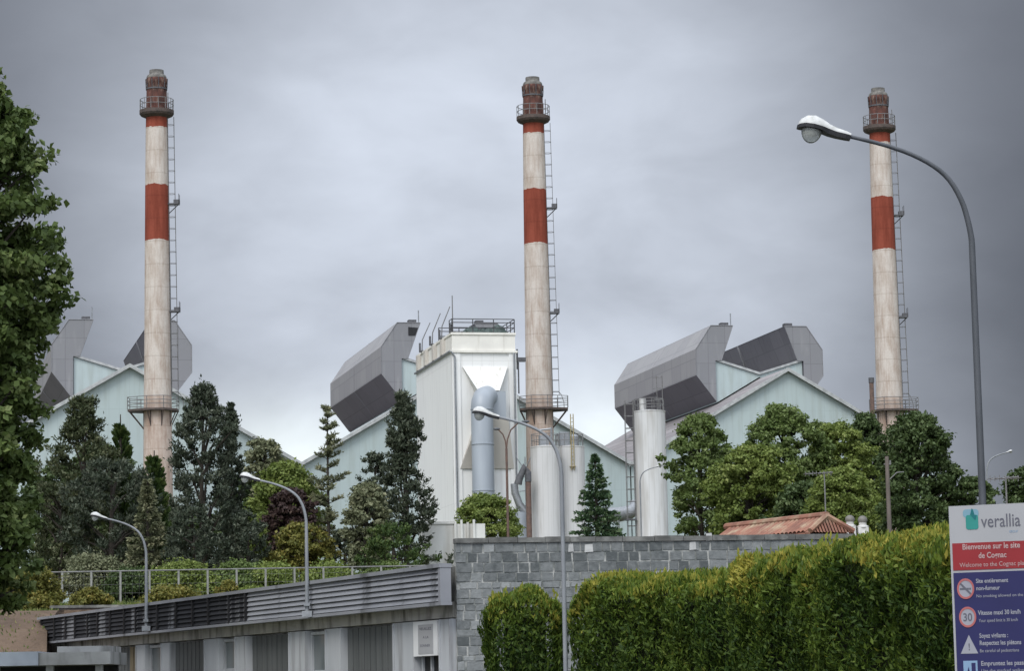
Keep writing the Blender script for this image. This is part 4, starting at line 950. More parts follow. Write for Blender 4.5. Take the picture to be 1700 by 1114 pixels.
# ------------------------------------------------------------------ clipped hedges
def hedge(pts, thick, label, seed, dens=520, group='clipped thuja hedges', capL=True, capR=True):
    """pts: list of (world x, world y, height) along the front face; foliage on front, ends and top"""
    rng = np.random.default_rng(seed); t = thing('hedge', (pts[0][0], pts[0][1], 0), label, 'hedge', 0, group)
    o = Vector((pts[0][0], pts[0][1], 0)); Q = [Vector((x, y, 0)) - o for x, y, h in pts]; Hh = [h for _, _, h in pts]
    Cs = []; Ds = []; Ts = []; Fl = []
    cum = [0]
    for i in range(1, len(Q)): cum.append(cum[-1] + (Q[i] - Q[i - 1]).length)
    Lt = cum[-1]
    def at(s):
        s = min(max(s, 0), Lt - 1e-6)
        for i in range(1, len(Q)):
            if s <= cum[i]:
                f = (s - cum[i - 1]) / (cum[i] - cum[i - 1]); d_ = (Q[i] - Q[i - 1]).normalized(); return Q[i - 1].lerp(Q[i], f), Hh[i - 1] * (1 - f) + Hh[i] * f, Vector((d_.y, -d_.x, 0))
    ph = rng.uniform(0, 6, 8)
    def bump(s, z):
        return .08 * math.sin(s * 2.1 + ph[0] + z) + .06 * math.sin(s * 5.3 + ph[1] - z * 2.3) + .05 * math.sin(s * 13 + z * 9 + ph[4]) * math.sin(z * 12 - s * 6) + .05 * math.sin(z * 4.7 + ph[2] + s * 1.4) + .05 * math.sin(s * 9.1 + z * 6 + ph[3])
    def endr(s, k=.24):     # rounded ends
        a = min(s, Lt - s) if (capL and capR) else (s if capL else (Lt - s if capR else 9))
        return 0 if a > k else (k - math.sqrt(max(0, k * k - (k - a) ** 2)))
    nface = int(dens * Lt * 2.4)
    for _ in range(nface):
        s = rng.uniform(0, Lt); q, h, n_ = at(s); zmin = 1.2
        h2 = h + .07 * math.sin(s * 3 + ph[4]) + .05 * math.sin(s * 7.7 + ph[5])
        z = zmin + (h2 - zmin) * rng.random(); top = h2 - z
        rd_ = .0 if top > .35 else .28 * ((.35 - top) / .35) ** 2
        off = bump(s, z) - endr(s) - rd_ - abs(rng.normal()) * .10
        p = q + n_ * off; Cs.append((p.x, p.y, z))
        Ds.append((n_.x * .4 + rng.normal() * .6, n_.y * .4 + rng.normal() * .6, .70 + rng.normal() * .45)); Fl.append((n_.x, n_.y, .3))
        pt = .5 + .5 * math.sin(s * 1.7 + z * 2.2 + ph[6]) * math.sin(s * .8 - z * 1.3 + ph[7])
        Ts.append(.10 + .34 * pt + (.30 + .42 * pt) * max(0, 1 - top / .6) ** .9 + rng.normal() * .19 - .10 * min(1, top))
    for _ in range(int(dens * 1.3 * Lt * thick)):
        s = rng.uniform(0, Lt); q, h, n_ = at(s); w = rng.random()
        h2 = h + .07 * math.sin(s * 3 + ph[4]) + .05 * math.sin(s * 7.7 + ph[5])
        p = q - n_ * (w * thick); ed = min(w, 1 - w) * thick
        z = h2 - (.16 * max(0, 1 - ed / .3) ** 2) + .05 * math.sin(s * 8 + w * 5) - rng.random() * .12 - endr(s, .3) * .8
        Cs.append((p.x, p.y, z)); Ds.append((rng.normal() * .3, rng.normal() * .3, 1)); Fl.append((rng.normal(), rng.normal(), .2))
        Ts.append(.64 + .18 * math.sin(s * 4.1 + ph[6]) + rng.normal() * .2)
    for (on, s, sg) in ((capL, 0, 1), (capR, Lt, -1)):
        if not on: continue
        q, h, n_ = at(s); a = Vector((-n_.y, n_.x, 0)) * sg
        for _ in range(int(dens * thick * 2.2)):
            w = rng.random() * thick; z = 1.2 + (h - 1.25) * rng.random(); top = h - z
            off = bump(w + 3, z) * .6 + .02 - abs(rng.normal()) * .08 - (.2 * ((.3 - top) / .3) ** 2 if top < .3 else 0)
            p = q - n_ * w - a * off * -1 * -1
            p = q - n_ * w - a * off
            Cs.append((p.x, p.y, z)); Ds.append((-a.x * .3 + rng.normal() * .3, -a.y * .3 + rng.normal() * .3, .85)); Fl.append((-a.x, -a.y, .2))
            Ts.append(.2 + .5 * max(0, 1 - top / .4) + rng.normal() * .14)
    for _ in range(int(Lt * 22)):        # stray shoots on top
        s = rng.uniform(0, Lt); q, h, n_ = at(s); p = q - n_ * rng.uniform(0, thick); l = rng.uniform(.03, .17)
        for k in range(4):
            Cs.append((p.x + rng.normal() * .015, p.y, h + l * k / 4)); Ds.append((rng.normal() * .25, 0, 1)); Fl.append((0, -1, 0)); Ts.append(.75 + rng.normal() * .1)
    n = len(Cs); Ln = rng.uniform(.05, .125, n); Wd = Ln * rng.uniform(.22, .48, n)
    leafmesh('foliage', np.array(Cs), np.array(Ds), Ln, Wd, np.array(Ts), M['f_hedge'], t, rng, flat=np.array(Fl))
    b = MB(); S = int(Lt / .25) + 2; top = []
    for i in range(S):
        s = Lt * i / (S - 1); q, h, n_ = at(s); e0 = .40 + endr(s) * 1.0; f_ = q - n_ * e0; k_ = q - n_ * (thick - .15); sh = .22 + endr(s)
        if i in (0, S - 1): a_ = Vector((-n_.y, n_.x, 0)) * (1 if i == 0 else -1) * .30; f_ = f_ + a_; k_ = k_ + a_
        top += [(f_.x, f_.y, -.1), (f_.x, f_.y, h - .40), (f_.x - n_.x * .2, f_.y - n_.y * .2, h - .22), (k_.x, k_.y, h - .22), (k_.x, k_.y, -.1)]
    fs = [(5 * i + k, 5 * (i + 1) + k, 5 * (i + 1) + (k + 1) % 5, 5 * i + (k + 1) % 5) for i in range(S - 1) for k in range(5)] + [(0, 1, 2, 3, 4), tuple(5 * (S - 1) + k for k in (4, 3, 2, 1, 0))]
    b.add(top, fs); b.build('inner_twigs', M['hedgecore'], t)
    return t
def hp(px, py, d): q = P(px, py, d); return (q.x, q.y, q.z)
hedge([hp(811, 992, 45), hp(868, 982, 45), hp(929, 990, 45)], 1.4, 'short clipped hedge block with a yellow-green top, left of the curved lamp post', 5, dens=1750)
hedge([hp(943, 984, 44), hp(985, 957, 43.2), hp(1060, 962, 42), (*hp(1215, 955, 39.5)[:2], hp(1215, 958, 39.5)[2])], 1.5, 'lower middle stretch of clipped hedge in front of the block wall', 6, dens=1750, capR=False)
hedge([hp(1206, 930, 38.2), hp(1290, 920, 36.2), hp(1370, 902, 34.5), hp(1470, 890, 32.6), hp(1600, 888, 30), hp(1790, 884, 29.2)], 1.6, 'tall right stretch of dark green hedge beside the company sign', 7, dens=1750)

# ------------------------------------------------------------------ company sign
d = 26.0; al = math.radians(24)
q = P(1577, 900, d); sg = thing('company_sign', (q.x, q.y, 0), 'tall white, red and navy welcome sign at the right edge with pictograms', 'sign', -al)
def sz(py): return P(1577, py, d).z
Ws = .795; top = sz(841)
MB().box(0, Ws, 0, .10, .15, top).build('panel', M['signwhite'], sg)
MB().box(.022, Ws - .02, -.006, -.001, sz(948), sz(903)).build('red_band', M['signred'], sg)
MB().box(.022, Ws - .02, -.006, -.001, .25, sz(952)).build('blue_field', M['signblue'], sg)
b = MB(); b.tube([(.12, .06, -.2), (.12, .06, .16)], .05, 10); b.tube([(Ws - .12, .06, -.2), (Ws - .12, .06, .16)], .05, 10); b.build('leg', M['steel'], sg)
def sx(px): return (px - 1577) * Ws / 139.0
Y1 = -.0085
def stx(tx, pa, pb, pyb, hpx_, mtl, bold=0.0, y=Y1):     # baseline row pyb, cap height in photo pixels
    text_mesh(tx, sx(pb) - sx(pa), hpx_ / (F_PX / d), 'lettering', mtl, sg, (sx(pa), y, sz(pyb)), bold=bold)
stx('verallia', 1630, 1695, 878.5, 22, M['lettergrey'], .004, y=-.003)
stx('GROUP', 1676, 1690, 889, 4, M['lightblue'], .0, y=-.003)
stx('Bienvenue sur le site', 1598, 1693, 914, 9.5, M['letterpink'], .02)
stx('de Cognac', 1624, 1670, 929, 9.5, M['letterpink'], .02)
stx('Welcome to the Cognac plant', 1592, 1706, 943, 7.5, M['letterpink'], .0)
for tx, pa, pb, pyb, hh, bo in (('Site entièrement', 1618, 1671, 970, 7, .02), ('non-fumeur', 1618, 1657, 982, 7, .02), ('No smoking allowed on the plant', 1618, 1710, 994, 5, 0),
                                ('Vitesse maxi 30 km/h', 1619, 1689, 1023, 7.5, .02), ('Your speed limit is 30 km/h', 1620, 1684, 1035, 5.5, 0),
                                ('Soyez vigilants :', 1620, 1667, 1061, 7.5, .02), ('Respectez les piétons', 1620, 1688, 1073, 7.5, .02), ('Be careful of pedestrians', 1620, 1684, 1085, 5.5, 0),
                                ('Empruntez les passages', 1621, 1706, 1107, 7.5, .02), ('Use the marked walkways', 1621, 1700, 1118, 5.5, 0)):
    stx(tx, pa, pb, pyb, hh, M['letterpale'], bo)
def disc(cx, cy, rx, rz_, y0, y1, n=36, r2=None, inner=None):
    b = MB()
    if inner is None:
        b.prism([(cx + rx * math.cos(2 * math.pi * k / n), y0, cy + rz_ * math.sin(2 * math.pi * k / n)) for k in range(n)], (0, y1 - y0, 0))
    else:
        o1 = [(cx + rx * math.cos(2 * math.pi * k / n), cy + rz_ * math.sin(2 * math.pi * k / n)) for k in range(n)]
        i1 = [(cx + rx * inner * math.cos(2 * math.pi * k / n), cy + rz_ * inner * math.sin(2 * math.pi * k / n)) for k in range(n)]
        v = [(x, y0, z) for x, z in o1] + [(x, y0, z) for x, z in i1] + [(x, y1, z) for x, z in o1] + [(x, y1, z) for x, z in i1]
        for k in range(n):
            j = (k + 1) % n
            b.add([v[k], v[j], v[n + j], v[n + k], v[2 * n + k], v[2 * n + j], v[3 * n + j], v[3 * n + k]], [(0, 3, 2, 1), (0, 1, 5, 4), (3, 7, 6, 2)])
    return b
s_ = d / F_PX
R_ = 17 * s_
cxs = sx(1601)
def ring_sign(cxp, cyp, name):
    c = MB(); cx, cz = sx(cxp), sz(cyp)
    o = disc(cx, cz, R_ * .85, R_, -.009, -.0065).build(name, M['letterpale'], sg)
    disc(cx, cz, R_ * .85, R_, -.0125, -.0092, inner=.80).build('ring', M['symred'], o)
    return o, cx, cz
o, cx, cz = ring_sign(1600.5, 979, 'no_smoking_pictogram')
b = MB(); b.prism([(cx - .062, -.0118, cz + .052), (cx - .050, -.0118, cz + .064), (cx + .062, -.0118, cz - .052), (cx + .050, -.0118, cz - .064)], (0, .002, 0)); b.build('bar', M['lettergrey'], o)
b = MB(); b.box(cx - .055, cx + .030, -.0105, -.0092, cz - .010, cz + .008); b.box(cx + .034, cx + .05, -.0105, -.0092, cz - .010, cz + .008); b.build('cigarette', M['lettergrey'], o)
o, cx, cz = ring_sign(1602, 1026, 'speed_limit_pictogram')
text_mesh('30', .085, .075, 'numeral', M['lettergrey'], o, (cx - .042, -.0100, cz - .037), bold=.02)
cx, cz = sx(1602.5), sz(1072)
b = MB(); b.prism([(cx - R_ * .86, -.009, cz - R_ * .85), (cx + R_ * .86, -.009, cz - R_ * .85), (cx, -.009, cz + R_ * .95)], (0, .002, 0)); o = b.build('warning_pictogram', M['letterpale'], sg)
text_mesh('!', .012, .065, 'exclamation_mark', M['lettergrey'], o, (cx - .006, -.0100, cz - .050), bold=.03)
cx, cz = sx(1603), sz(1112)
b = MB(); b.box(cx - .065, cx + .068, -.009, -.0065, cz - .07, cz + .075); o = b.build('walkway_pictogram', M['lightblue'], sg)
b = MB(); b.box(cx + .012, cx + .05, -.011, -.0092, cz - .04, cz + .055); b.prism([(cx - .035, -.011, cz - .04), (cx - .005, -.011, cz - .04), (cx - .015, -.011, cz + .02)], (0, .0018, 0)); b.build('figure', M['signblue'], o)
# teal jar emblem: rounded square body, pale neck, darker overlap
def rrect(x0, x1, z0, z1, r, y):
    pts = []
    for (cx_, cz_, a0) in ((x1 - r, z1 - r, 0), (x0 + r, z1 - r, 90), (x0 + r, z0 + r, 180), (x1 - r, z0 + r, 270)):
        for k in range(6): a = math.radians(a0 + 90 * k / 5); pts.append((cx_ + r * math.cos(a), y, cz_ + r * math.sin(a)))
    return pts
em = MB().prism(rrect(sx(1605), sx(1625.5), sz(881), sz(857), .022, -.0045), (0, .003, 0)).build('emblem', M['teal'], sg)
MB().prism(rrect(sx(1600.5), sx(1626.5), sz(861), sz(847.5), .03, -.0030), (0, .002, 0)).build('pale_wash', M['palecyan'], em)
MB().prism([(sx(1614), -.0065, sz(858)), (sx(1623.5), -.0065, sz(857.5)), (sx(1621), -.0065, sz(866)), (sx(1618), -.0065, sz(863))], (0, .0015, 0)).build('overlap', M['deepteal'], em)
MB().prism([(sx(1612.5), -.0065, sz(857)), (sx(1620), -.0065, sz(857)), (sx(1617.5), -.0065, sz(848)), (sx(1615.5), -.0065, sz(846))], (0, .0015, 0)).build('drop', M['deepteal'], em)

# ------------------------------------------------------------------ fence on the plateau
F0 = P(-60, 947, 100); F1 = P(850, 940, 101); L_ = (Vector((F1.x, F1.y, 0)) - Vector((F0.x, F0.y, 0))).length; rzF = math.atan2(F1.y - F0.y, F1.x - F0.x)
t = thing('wire_fence', (F0.x, F0.y, 5.05), 'long pale wire fence on posts above the low building roof', 'fence', rzF)
ft = zat(400, 944, 100) - 5.05
MB().tube([(0, 0, ft), (L_, 0, ft)], .028, 6).build('top_rail', M['rail'], t)
k = 0; x = .35; rd = random.Random(3)
M['post'] = mat('pale_concrete_post', (.25, .25, .23), (.18, .18, .165), 5)
while x < L_:
    MB().box(x, x + .07, -.035, .035, -.4, ft - .02).build('post', M['post'], t); x += 1.04
b = MB()
for f in (.12, .37, .62, .85): b.tube([(0, .04, ft * f), (L_, .04, ft * f)], .004, 3, caps=False)
x = 0
while x < L_: b.tube([(x, .04, 0), (x, .04, ft)], .002, 3, caps=False); x += .25
b.build('wire_mesh', M['rail'], t)

# ------------------------------------------------------------------ tiled house, antennas, poles
ra = P(1372, 860, 90); rb = P(1216, 879, 95)
u_ = Vector((rb.x - ra.x, rb.y - ra.y, 0)); Lr = u_.length; ang = math.atan2(u_.y, u_.x)
hs_ = thing('tiled_house', (ra.x, ra.y, 4.9), 'house with a low terracotta tiled roof just above the block wall', 'house', ang)
rh = ra.z - 4.9
side = -1 if (Matrix.Rotation(ang, 3, 'Z') @ Vector((0, 1, 0))).y > 0 else 1     # local y side that faces the camera
ey = .85; dzr = .52
def tile_slope(y1, name):
    b = MB(); n = int((Lr + .3) / .24)
    for k in range(n):
        xa = .0 + k * .24; sgn = 1 if y1 > 0 else -1
        pts = [(xa + .12 + .11 * math.cos(a), 0, .05 + .06 * math.sin(a)) for a in [math.pi * j / 5 for j in range(6)]]
        v = [(x, 0, rh + z) for x, _, z in pts] + [(x, y1, rh - dzr + z) for x, _, z in pts]
        b.add(v, [(j, j + 1, 6 + j + 1, 6 + j) for j in range(5)], random.Random(k).random())
    b.prism([(-.0, 0, rh), (-.0, y1, rh - dzr), (-.0, y1, rh - dzr - .12), (-.0, 0, rh - .12)], (Lr + .3, 0, 0)); b.add([(0, 0, rh + .04), (-.30, y1, rh - dzr + .04), (0, y1, rh - dzr + .04), (0, y1, rh - dzr - .1), (-.30, y1, rh - dzr - .1)], [(0, 1, 2), (1, 4, 3, 2)]); return b
rf = tile_slope(side * ey, 'roof').build('roof', M['tile'], hs_)
tile_slope(-side * ey, 'roof').build('roof', M['tile'], hs_)
MB().tube([(-.05, 0, rh + .08), (Lr + .4, 0, rh + .08)], .12, 8).build('ridge_tiles', M['tile'], hs_, smooth=True)
b = MB()
for s2 in (-1, 1):
    b.tube([(0, 0, rh + .08), (-.30, s2 * ey, rh - dzr + .08)], .09, 6)
b.build('verge_tiles', M['tile'], hs_, smooth=True)
b = MB()
for k in range(14):
    y0_, y1_ = -ey + 2 * ey * k / 14, -ey + 2 * ey * (k + 1) / 14
    w0, w1 = 1 - abs(y0_) / ey, 1 - abs(y1_) / ey
    b.add([(-.30, y0_, rh - dzr + .02), (-.30, y1_ - .03, rh - dzr + .05), (-.30 + .30 * w1, y1_ - .03, rh - dzr + .05 + dzr * w1), (-.30 + .30 * w0, y0_, rh - dzr + .02 + dzr * w0)], [(0, 1, 2, 3)], random.Random(k).random())
b.build('hip_end', M['tile'], hs_)
MB().box(.0, Lr, -ey + .25, ey - .25, -.3, rh - dzr - .02).build('wall', M['plaster'], hs_)

def antenna(px, py_top, py_base, d, label, left, right):
    q = P(px, py_base, d); tp = P(px, py_top, d); h = tp.z - q.z
    t = thing('tv_antenna', (q.x, d, q.z - .1), label, 'antenna', math.radians(6), 'television antennas')
    MB().tube([(0, 0, 0), (0, 0, h)], .022, 6).build('mast', M['rail'], t)
    b = MB(); b.tube([(-left, 0, h - .08), (right, 0, h - .02)], .014, 5)
    k = -left
    while k < right: b.tube([(k, -.28, h - .06), (k, .28, h - .06)], .009, 4); b.tube([(k, 0, h - .14), (k, 0, h + .02)], .010, 4); k += .12
    b.build('boom', M['rail'], t)
antenna(1371, 778, 861, 90, 'television antenna on the terracotta roof ridge in front of green trees', .62, .28)

p = P(1476, 860, 105); t = thing('utility_pole', (p.x, 105, 4.9), 'weathered timber pole in front of the tall dark tree on the right', 'pole')
hh = P(1475, 758, 105).z - 4.9
MB().tube([(0, 0, -.3), (0, 0, hh)], [.10, .075], 10).build('shaft', M['wood'], t, smooth=True)
b = MB(); b.tube([(-.12, 0, hh - .3), (.14, 0, hh - .3)], .03, 5); b.tube([(.12, 0, hh - .3), (.12, 0, hh - .15)], .035, 6); b.tube([(.05, 0, hh - .9), (.35, 0, hh - .62), (.62, 0, hh - .6)], .02, 5); b.build('fitting', M['rail'], t)

for px, py, lb in ((1411, 863, 'left white chimney pot peeping over the tall hedge'), (1432, 864, 'right white chimney pot peeping over the tall hedge')):
    q = P(px, py, 92); t = thing('chimney_stack', (q.x, 92, 4.9), lb, 'chimney pot', 0, 'white chimney pots behind the hedge'); z = q.z - 4.7
    MB().box(-.17, .17, -.17, .17, -.3, z - .45).build('stack', M['potwhite'], t)
    MB().lathe([(.20, z - .45), (.20, z - .40), (.13, z - .37), (.12, z - .22), (.13, z - .2)], n=16).build('pot', M['potwhite'], t, smooth=True)
    b = MB(); b.ell((0, 0, z - .20), .16, .16, .15, n=16, m_=8, t1=math.pi * .62); b.build('cowl', M['collar'], t, smooth=True)

# twin-armed brown lamp standard in front of the filter tower
p = P(843, 860, 120); t = thing('street_lamp', (p.x, 120, 5.1), 'brown lamp standard with two short curved arms in front of the filter tower', 'street lamp')
hh = P(843, 745, 120).z - 5.1
MB().tube([(0, 0, -.2), (0, 0, hh)], [.065, .05], 8).build('pole', M['rustpipe'], t, smooth=True)
b = MB(); b.tube([(0, 0, hh - .05), (-.04, 0, hh + .35), (-.14, 0, hh + .62), (-.32, 0, hh + .82)], .035, 6); b.tube([(0, 0, hh - .05), (.05, 0, hh + .4), (.2, 0, hh + .8), (.5, 0, hh + 1.08), (.75, 0, hh + 1.15)], .035, 6); b.build('arm', M['rustpipe'], t, smooth=True)
b = MB(); b.ell((.85, 0, hh + 1.16), .18, .07, .06, n=12, m_=8); b.ell((-.40, 0, hh + .86), .15, .07, .06, n=12, m_=8); b.build('lamp_head', M['greytube'], t, smooth=True)
# slim lamp in front of the right silo, and the far lamp by the right edge
p = P(1064, 860, 170); lamp((p.x, 170, 5.5), P(1077, 776, 170).z - 5.5, .62, .06, 'slim pale lamp in front of the tall right silo, arm to the right', hs=.62, az=0.0, group='curved street lamps')
p = P(1640, 830, 120); lamp((p.x, 120, 5.0), P(1656, 752, 120).z - 5.0, .55, .055, 'small distant lamp just right of the near lamp pole, arm to the right', hs=.45, az=0.0, group='curved street lamps')
antenna(1672, 784, 850, 70, 'television antenna above the company sign at the right edge', .40, .34)
# the roof that carries that second antenna, hidden behind the sign
q = P(1672, 850, 70); t = thing('small_house', (q.x, 70, 0), 'small roof hidden behind the company sign', 'house'); z = q.z
b = MB(); b.box(-.9, 1.6, -.9, 2.4, -.1, z - .75); b.build('wall', M['plaster'], t)
b = MB(); b.prism([(-1.1, -1.1, z - .75), (-1.1, 2.6, z - .75), (-1.1, .75, z - .1)], (2.9, 0, 0)); b.build('roof', M['tile'], t)

# ------------------------------------------------------------------ trees and shrubs
broadleaf(-85, 66, 1010, 392, 57, 'big leafy maple filling the left edge of the view', M['f_big'], 21, leaf=.17, dens=3.4, shape='maple', group=None, name='maple_tree', base=2.5, blobr=(.08, .15))
# right-hand broadleaf row, left to right
G2 = 'broadleaf trees before the right works hall'
broadleaf(1160, 684, 885, 128, 150, 'loose light green tree standing right next to the tall right silo', M['f_dec'], 31, leaf=.20, dens=1.0, shape='oval', group=G2, gaps=.14)
broadleaf(1245, 738, 900, 150, 142, 'round bright green tree low between two taller ones, above the tiled roof', M['f_decy'], 32, leaf=.20, dens=1.2, shape='round', group=G2)
broadleaf(1300, 668, 880, 140, 156, 'tall green tree whose top covers the foot of the right gable', M['f_dec'], 33, leaf=.20, dens=1.3, shape='oval', group=G2, gaps=.12)
broadleaf(1385, 698, 880, 130, 158, 'bushy tree just behind the antenna on the tiled roof', M['f_decy'], 34, leaf=.20, dens=1.1, shape='oval', group=G2, gaps=.1)
broadleaf(1398, 775, 900, 150, 130, 'low spreading bright green tree in front of the taller row', M['f_decy'], 35, leaf=.18, dens=1.1, shape='dome', group=G2)
broadleaf(1436, 682, 900, 100, 160, 'dark narrow tree left of the right chimney', M['f_decd'], 36, leaf=.20, dens=1.3, shape='oval', group=G2)
broadleaf(1520, 682, 910, 156, 118, 'tall dark green tree rising in front of the right chimney', M['f_decd'], 37, leaf=.17, dens=1.5, shape='oval', group=G2, gaps=.12)
broadleaf(1330, 800, 900, 120, 136, 'dark low tree behind the tiled roof', M['f_decd'], 39, leaf=.2, dens=1.0, shape='dome', group=G2)
broadleaf(1612, 792, 880, 84, 118, 'small distant tree between the tall dark tree and the near lamp pole', M['f_decd'], 38, leaf=.17, dens=.8, shape='round', group=G2)
broadleaf(1712, 772, 900, 100, 90, 'dark tree behind the company sign at the right edge', M['f_decd'], 40, leaf=.14, dens=1.1, shape='round', group=G2)
# middle
conifer(988, 757, 895, 92, 128, 'small spruce standing alone between the two groups of silos', M['f_spruce'], 41, 'spruce', needle=.17, dens=1.15, group=None, name='spruce_tree', topw=.02)
broadleaf(805, 822, 905, 140, 165, 'weeping light green shrub at the foot of the filter tower', M['f_decy'], 42, leaf=.18, dens=.9, shape='dome', group=None, name='weeping_shrub', cat='shrub')
# left to the middle: dark pine, slim birch-like conifer, olive shrubs
broadleaf(668, 645, 945, 122, 109, 'tall dark pine right beside the white filter tower', M['f_pine'], 51, leaf=0.17, dens=1.7, shape='pinetop', group='conifers behind the fence', name='pine_tree', blobr=(.09, .165), tuft=True)
broadleaf(622, 748, 900, 78, 116, 'small dark pine leaning against the left of the tall dark pine', M['f_pine'], 52, leaf=0.17, dens=0.8, shape='pineround', group='conifers behind the fence', name='pine_tree', blobr=(.09, .165), tuft=True)
conifer(543, 674, 930, 62, 120, 'slim sparse conifer with a bare pointed top and brownish crown', M['f_olive'], 53, 'pine', needle=.17, dens=.9, widest=.45, sparse=.40, name='slim_conifer', topw=.02)
broadleaf(608, 800, 945, 92, 106, 'olive green bush tree in front of the tall dark pine', M['f_olive'], 54, leaf=.15, dens=1.1, shape='oval', name='broadleaf_tree')
broadleaf(436, 726, 850, 88, 128, 'pale feathery treetop behind the white lamp head', M['f_olive'], 55, leaf=.18, dens=.8, shape='round', gaps=.1)
broadleaf(475, 765, 945, 135, 121, 'light green weeping tree behind the purple one', M['f_decy'], 56, leaf=.17, dens=1.4, shape='oval')
broadleaf(482, 808, 930, 82, 112, 'purple-leaved tree behind the second curved lamp', M['f_purple'], 57, leaf=.15, dens=1.1, shape='round', name='purple_tree')
broadleaf(500, 868, 948, 110, 107, 'yellow-green bush below the purple tree', M['f_shrub'], 58, leaf=.14, dens=.8, shape='dome', cat='bush', name='bush')
# left conifer group
broadleaf(338, 630, 945, 152, 114, 'tall blue-green conifer right of the left chimney', M['f_bluepine'], 61, leaf=0.17, dens=1.7, shape='pineround', group='conifers behind the fence', name='pine_tree', blobr=(.09, .165), tuft=True)
broadleaf(384, 662, 930, 62, 116, 'shorter blue-green conifer forming a second peak by the tall one', M['f_bluepine'], 62, leaf=0.17, dens=0.9, shape='pinetop', group='conifers behind the fence', name='pine_tree', blobr=(.09, .165), tuft=True)
broadleaf(138, 652, 945, 150, 117, 'dark conifer in front of the left gable', M['f_mixed'], 63, leaf=0.17, dens=1.5, shape='pineround', group='conifers behind the fence', name='pine_tree', blobr=(.09, .165), tuft=True)
conifer(200, 688, 945, 135, 120, 'bushy dark yew between the left gable and chimney', M['f_yew'], 64, 'yew', needle=.22, dens=1.4, name='yew_tree')
conifer(256, 748, 945, 120, 110, 'spiky dark yew at the foot of the left chimney', M['f_yew'], 65, 'yew', needle=.19, dens=1.9, name='yew_tree')
broadleaf(185, 760, 945, 165, 108, 'broad blue-grey conifer behind the leftmost curved lamp', M['f_bluepine'], 66, leaf=0.16, dens=1.3, shape='round', group='conifers behind the fence', name='pine_tree', blobr=(.09, .165), tuft=True)
conifer(245, 800, 950, 84, 106, 'small olive-tinged conifer beside the leftmost lamp arc', M['f_olive'], 67, 'spruce', needle=.16, dens=1.1, name='small_conifer')
broadleaf(320, 840, 952, 110, 105, 'low blue-green conifer at the foot of the tall one', M['f_bluepine'], 68, leaf=0.16, dens=0.9, shape='dome', group='conifers behind the fence', name='small_conifer', blobr=(.09, .165), tuft=True)
broadleaf(100, 800, 950, 110, 109, 'dark conifer mass just right of the maple', M['f_mixed'], 69, leaf=0.17, dens=1.2, shape='round', group='conifers behind the fence', name='pine_tree', blobr=(.09, .165), tuft=True)
broadleaf(412, 850, 952, 80, 106, 'small dark conifer below the second lamp head', M['f_bluepine'], 70, leaf=0.15, dens=0.7, shape='dome', group='conifers behind the fence', name='small_conifer', blobr=(.09, .165), tuft=True)
broadleaf(650, 868, 950, 120, 104, 'dark low conifer foliage under the tall dark pine', M['f_yew'], 71, leaf=0.15, dens=0.9, shape='dome', group='conifers behind the fence', name='small_conifer', blobr=(.09, .165), tuft=True)
broadleaf(570, 880, 950, 70, 108, 'dark low conifer between purple tree and olive bush', M['f_pine'], 72, leaf=0.15, dens=0.6, shape='dome', group='conifers behind the fence', name='small_conifer', blobr=(.09, .165), tuft=True)
for px, py, w, d_, lb in ((165, 735, 140, 124, 'dark broadleaf tree between the two left conifers, in front of the left gable'), (95, 770, 130, 126, 'dark broadleaf tree filling the gap between maple and left conifers'), (215, 790, 130, 127, 'dark broadleaf tree behind the spiky yew'),
                         (395, 790, 110, 128, 'dark broadleaf tree behind the blue-green conifers'), (300, 850, 120, 123, 'dark broadleaf bush tree between yew and blue-green conifer')):
    broadleaf(px, py, 950, w, d_, lb, M['f_decd'], px, leaf=.19, dens=.8, shape='round')
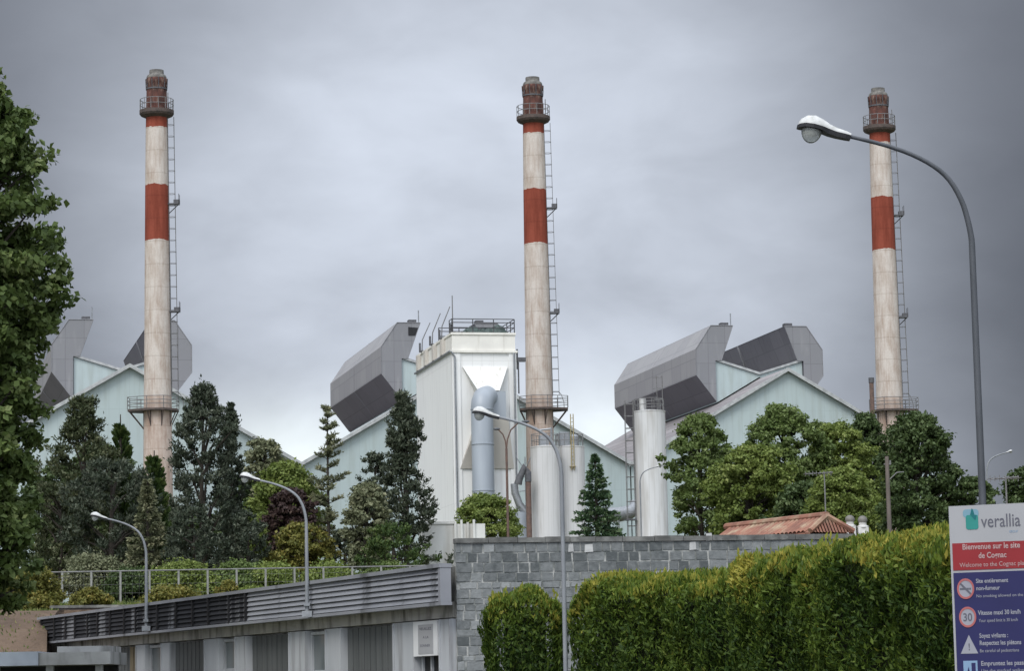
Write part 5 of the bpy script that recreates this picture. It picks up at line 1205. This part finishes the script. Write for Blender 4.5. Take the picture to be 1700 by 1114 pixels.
# shrubs on and behind the fence line
SH = [(55, 945, 110, 75, 88, 'f_shrub', 'rounded yellowish shrub on top of the brown bank'), (10, 965, 90, 50, 86, 'f_shrub', 'low yellowish shrub at the far left of the bank top'),
      (150, 925, 120, 60, 103, 'f_olive', 'olive shrub behind the left fence posts'), (215, 945, 100, 60, 102.5, 'f_decd', 'dark green shrub behind the fence, left of the first lamp'),
      (300, 938, 130, 55, 102.5, 'f_decy', 'bright green rounded shrub behind the fence, right of the first lamp'), (395, 935, 120, 60, 102.8, 'f_dec', 'blue-green shrub behind the fence between the two lamps'),
      (455, 938, 110, 50, 102.5, 'f_decy', 'light green shrub behind the fence, left of the second lamp'), (545, 938, 110, 50, 102.6, 'f_decy', 'light green shrub behind the fence, right of the second lamp'),
      (640, 938, 110, 40, 103, 'f_dec', 'green shrub behind the fence under the dark pine'), (285, 975, 95, 30, 96, 'f_shrub', 'low orange-yellow shrub before the fence, middle'),
      (150, 978, 60, 28, 95, 'f_shrub', 'small orange-tinged shrub before the left fence posts'), (378, 965, 45, 34, 97, 'f_shrub', 'small yellow shrub before the fence between the lamps'), (420, 975, 60, 25, 97, 'f_decy', 'low green tuft before the fence, left of the second lamp')]
for i, (px, py, w, h, d, m_, lb) in enumerate(SH): shrub(px, py, w, h, d, lb, M[m_], 80 + i, leaf=.11)
# rough grass on the plateau edge
rng = np.random.default_rng(5); n = 30000
C = np.stack([rng.uniform(-20, 0, n), rng.uniform(82.5, 100, n), np.zeros(n)], 1)
Ln = rng.uniform(.12, .34, n); C[:900, 0] = rng.uniform(-17, -12.9, 900); C[:900, 1] = rng.uniform(67, 82, 900); Ln[:900] *= .4; C[:, 2] = [ground_h(a - .16 * min(17, max(0, 77 - b_)) if b_ < 78.2 else a, b_) for a, b_ in C[:, :2]]; C[:, 2] += Ln * .3
D = np.stack([rng.normal(size=n) * .35, rng.normal(size=n) * .35, np.ones(n)], 1)
gr = thing('tmp', (0, 0, 0), '', '')
o = leafmesh('grass', C, D, Ln, np.full(n, .045), rng.uniform(0, 1, n), M['f_grass'], gr, rng)
o.parent = None; bpy.data.objects.remove(gr); tag(o, 'rough grass on the plateau edge above the brown bank', 'grass', kind='stuff')
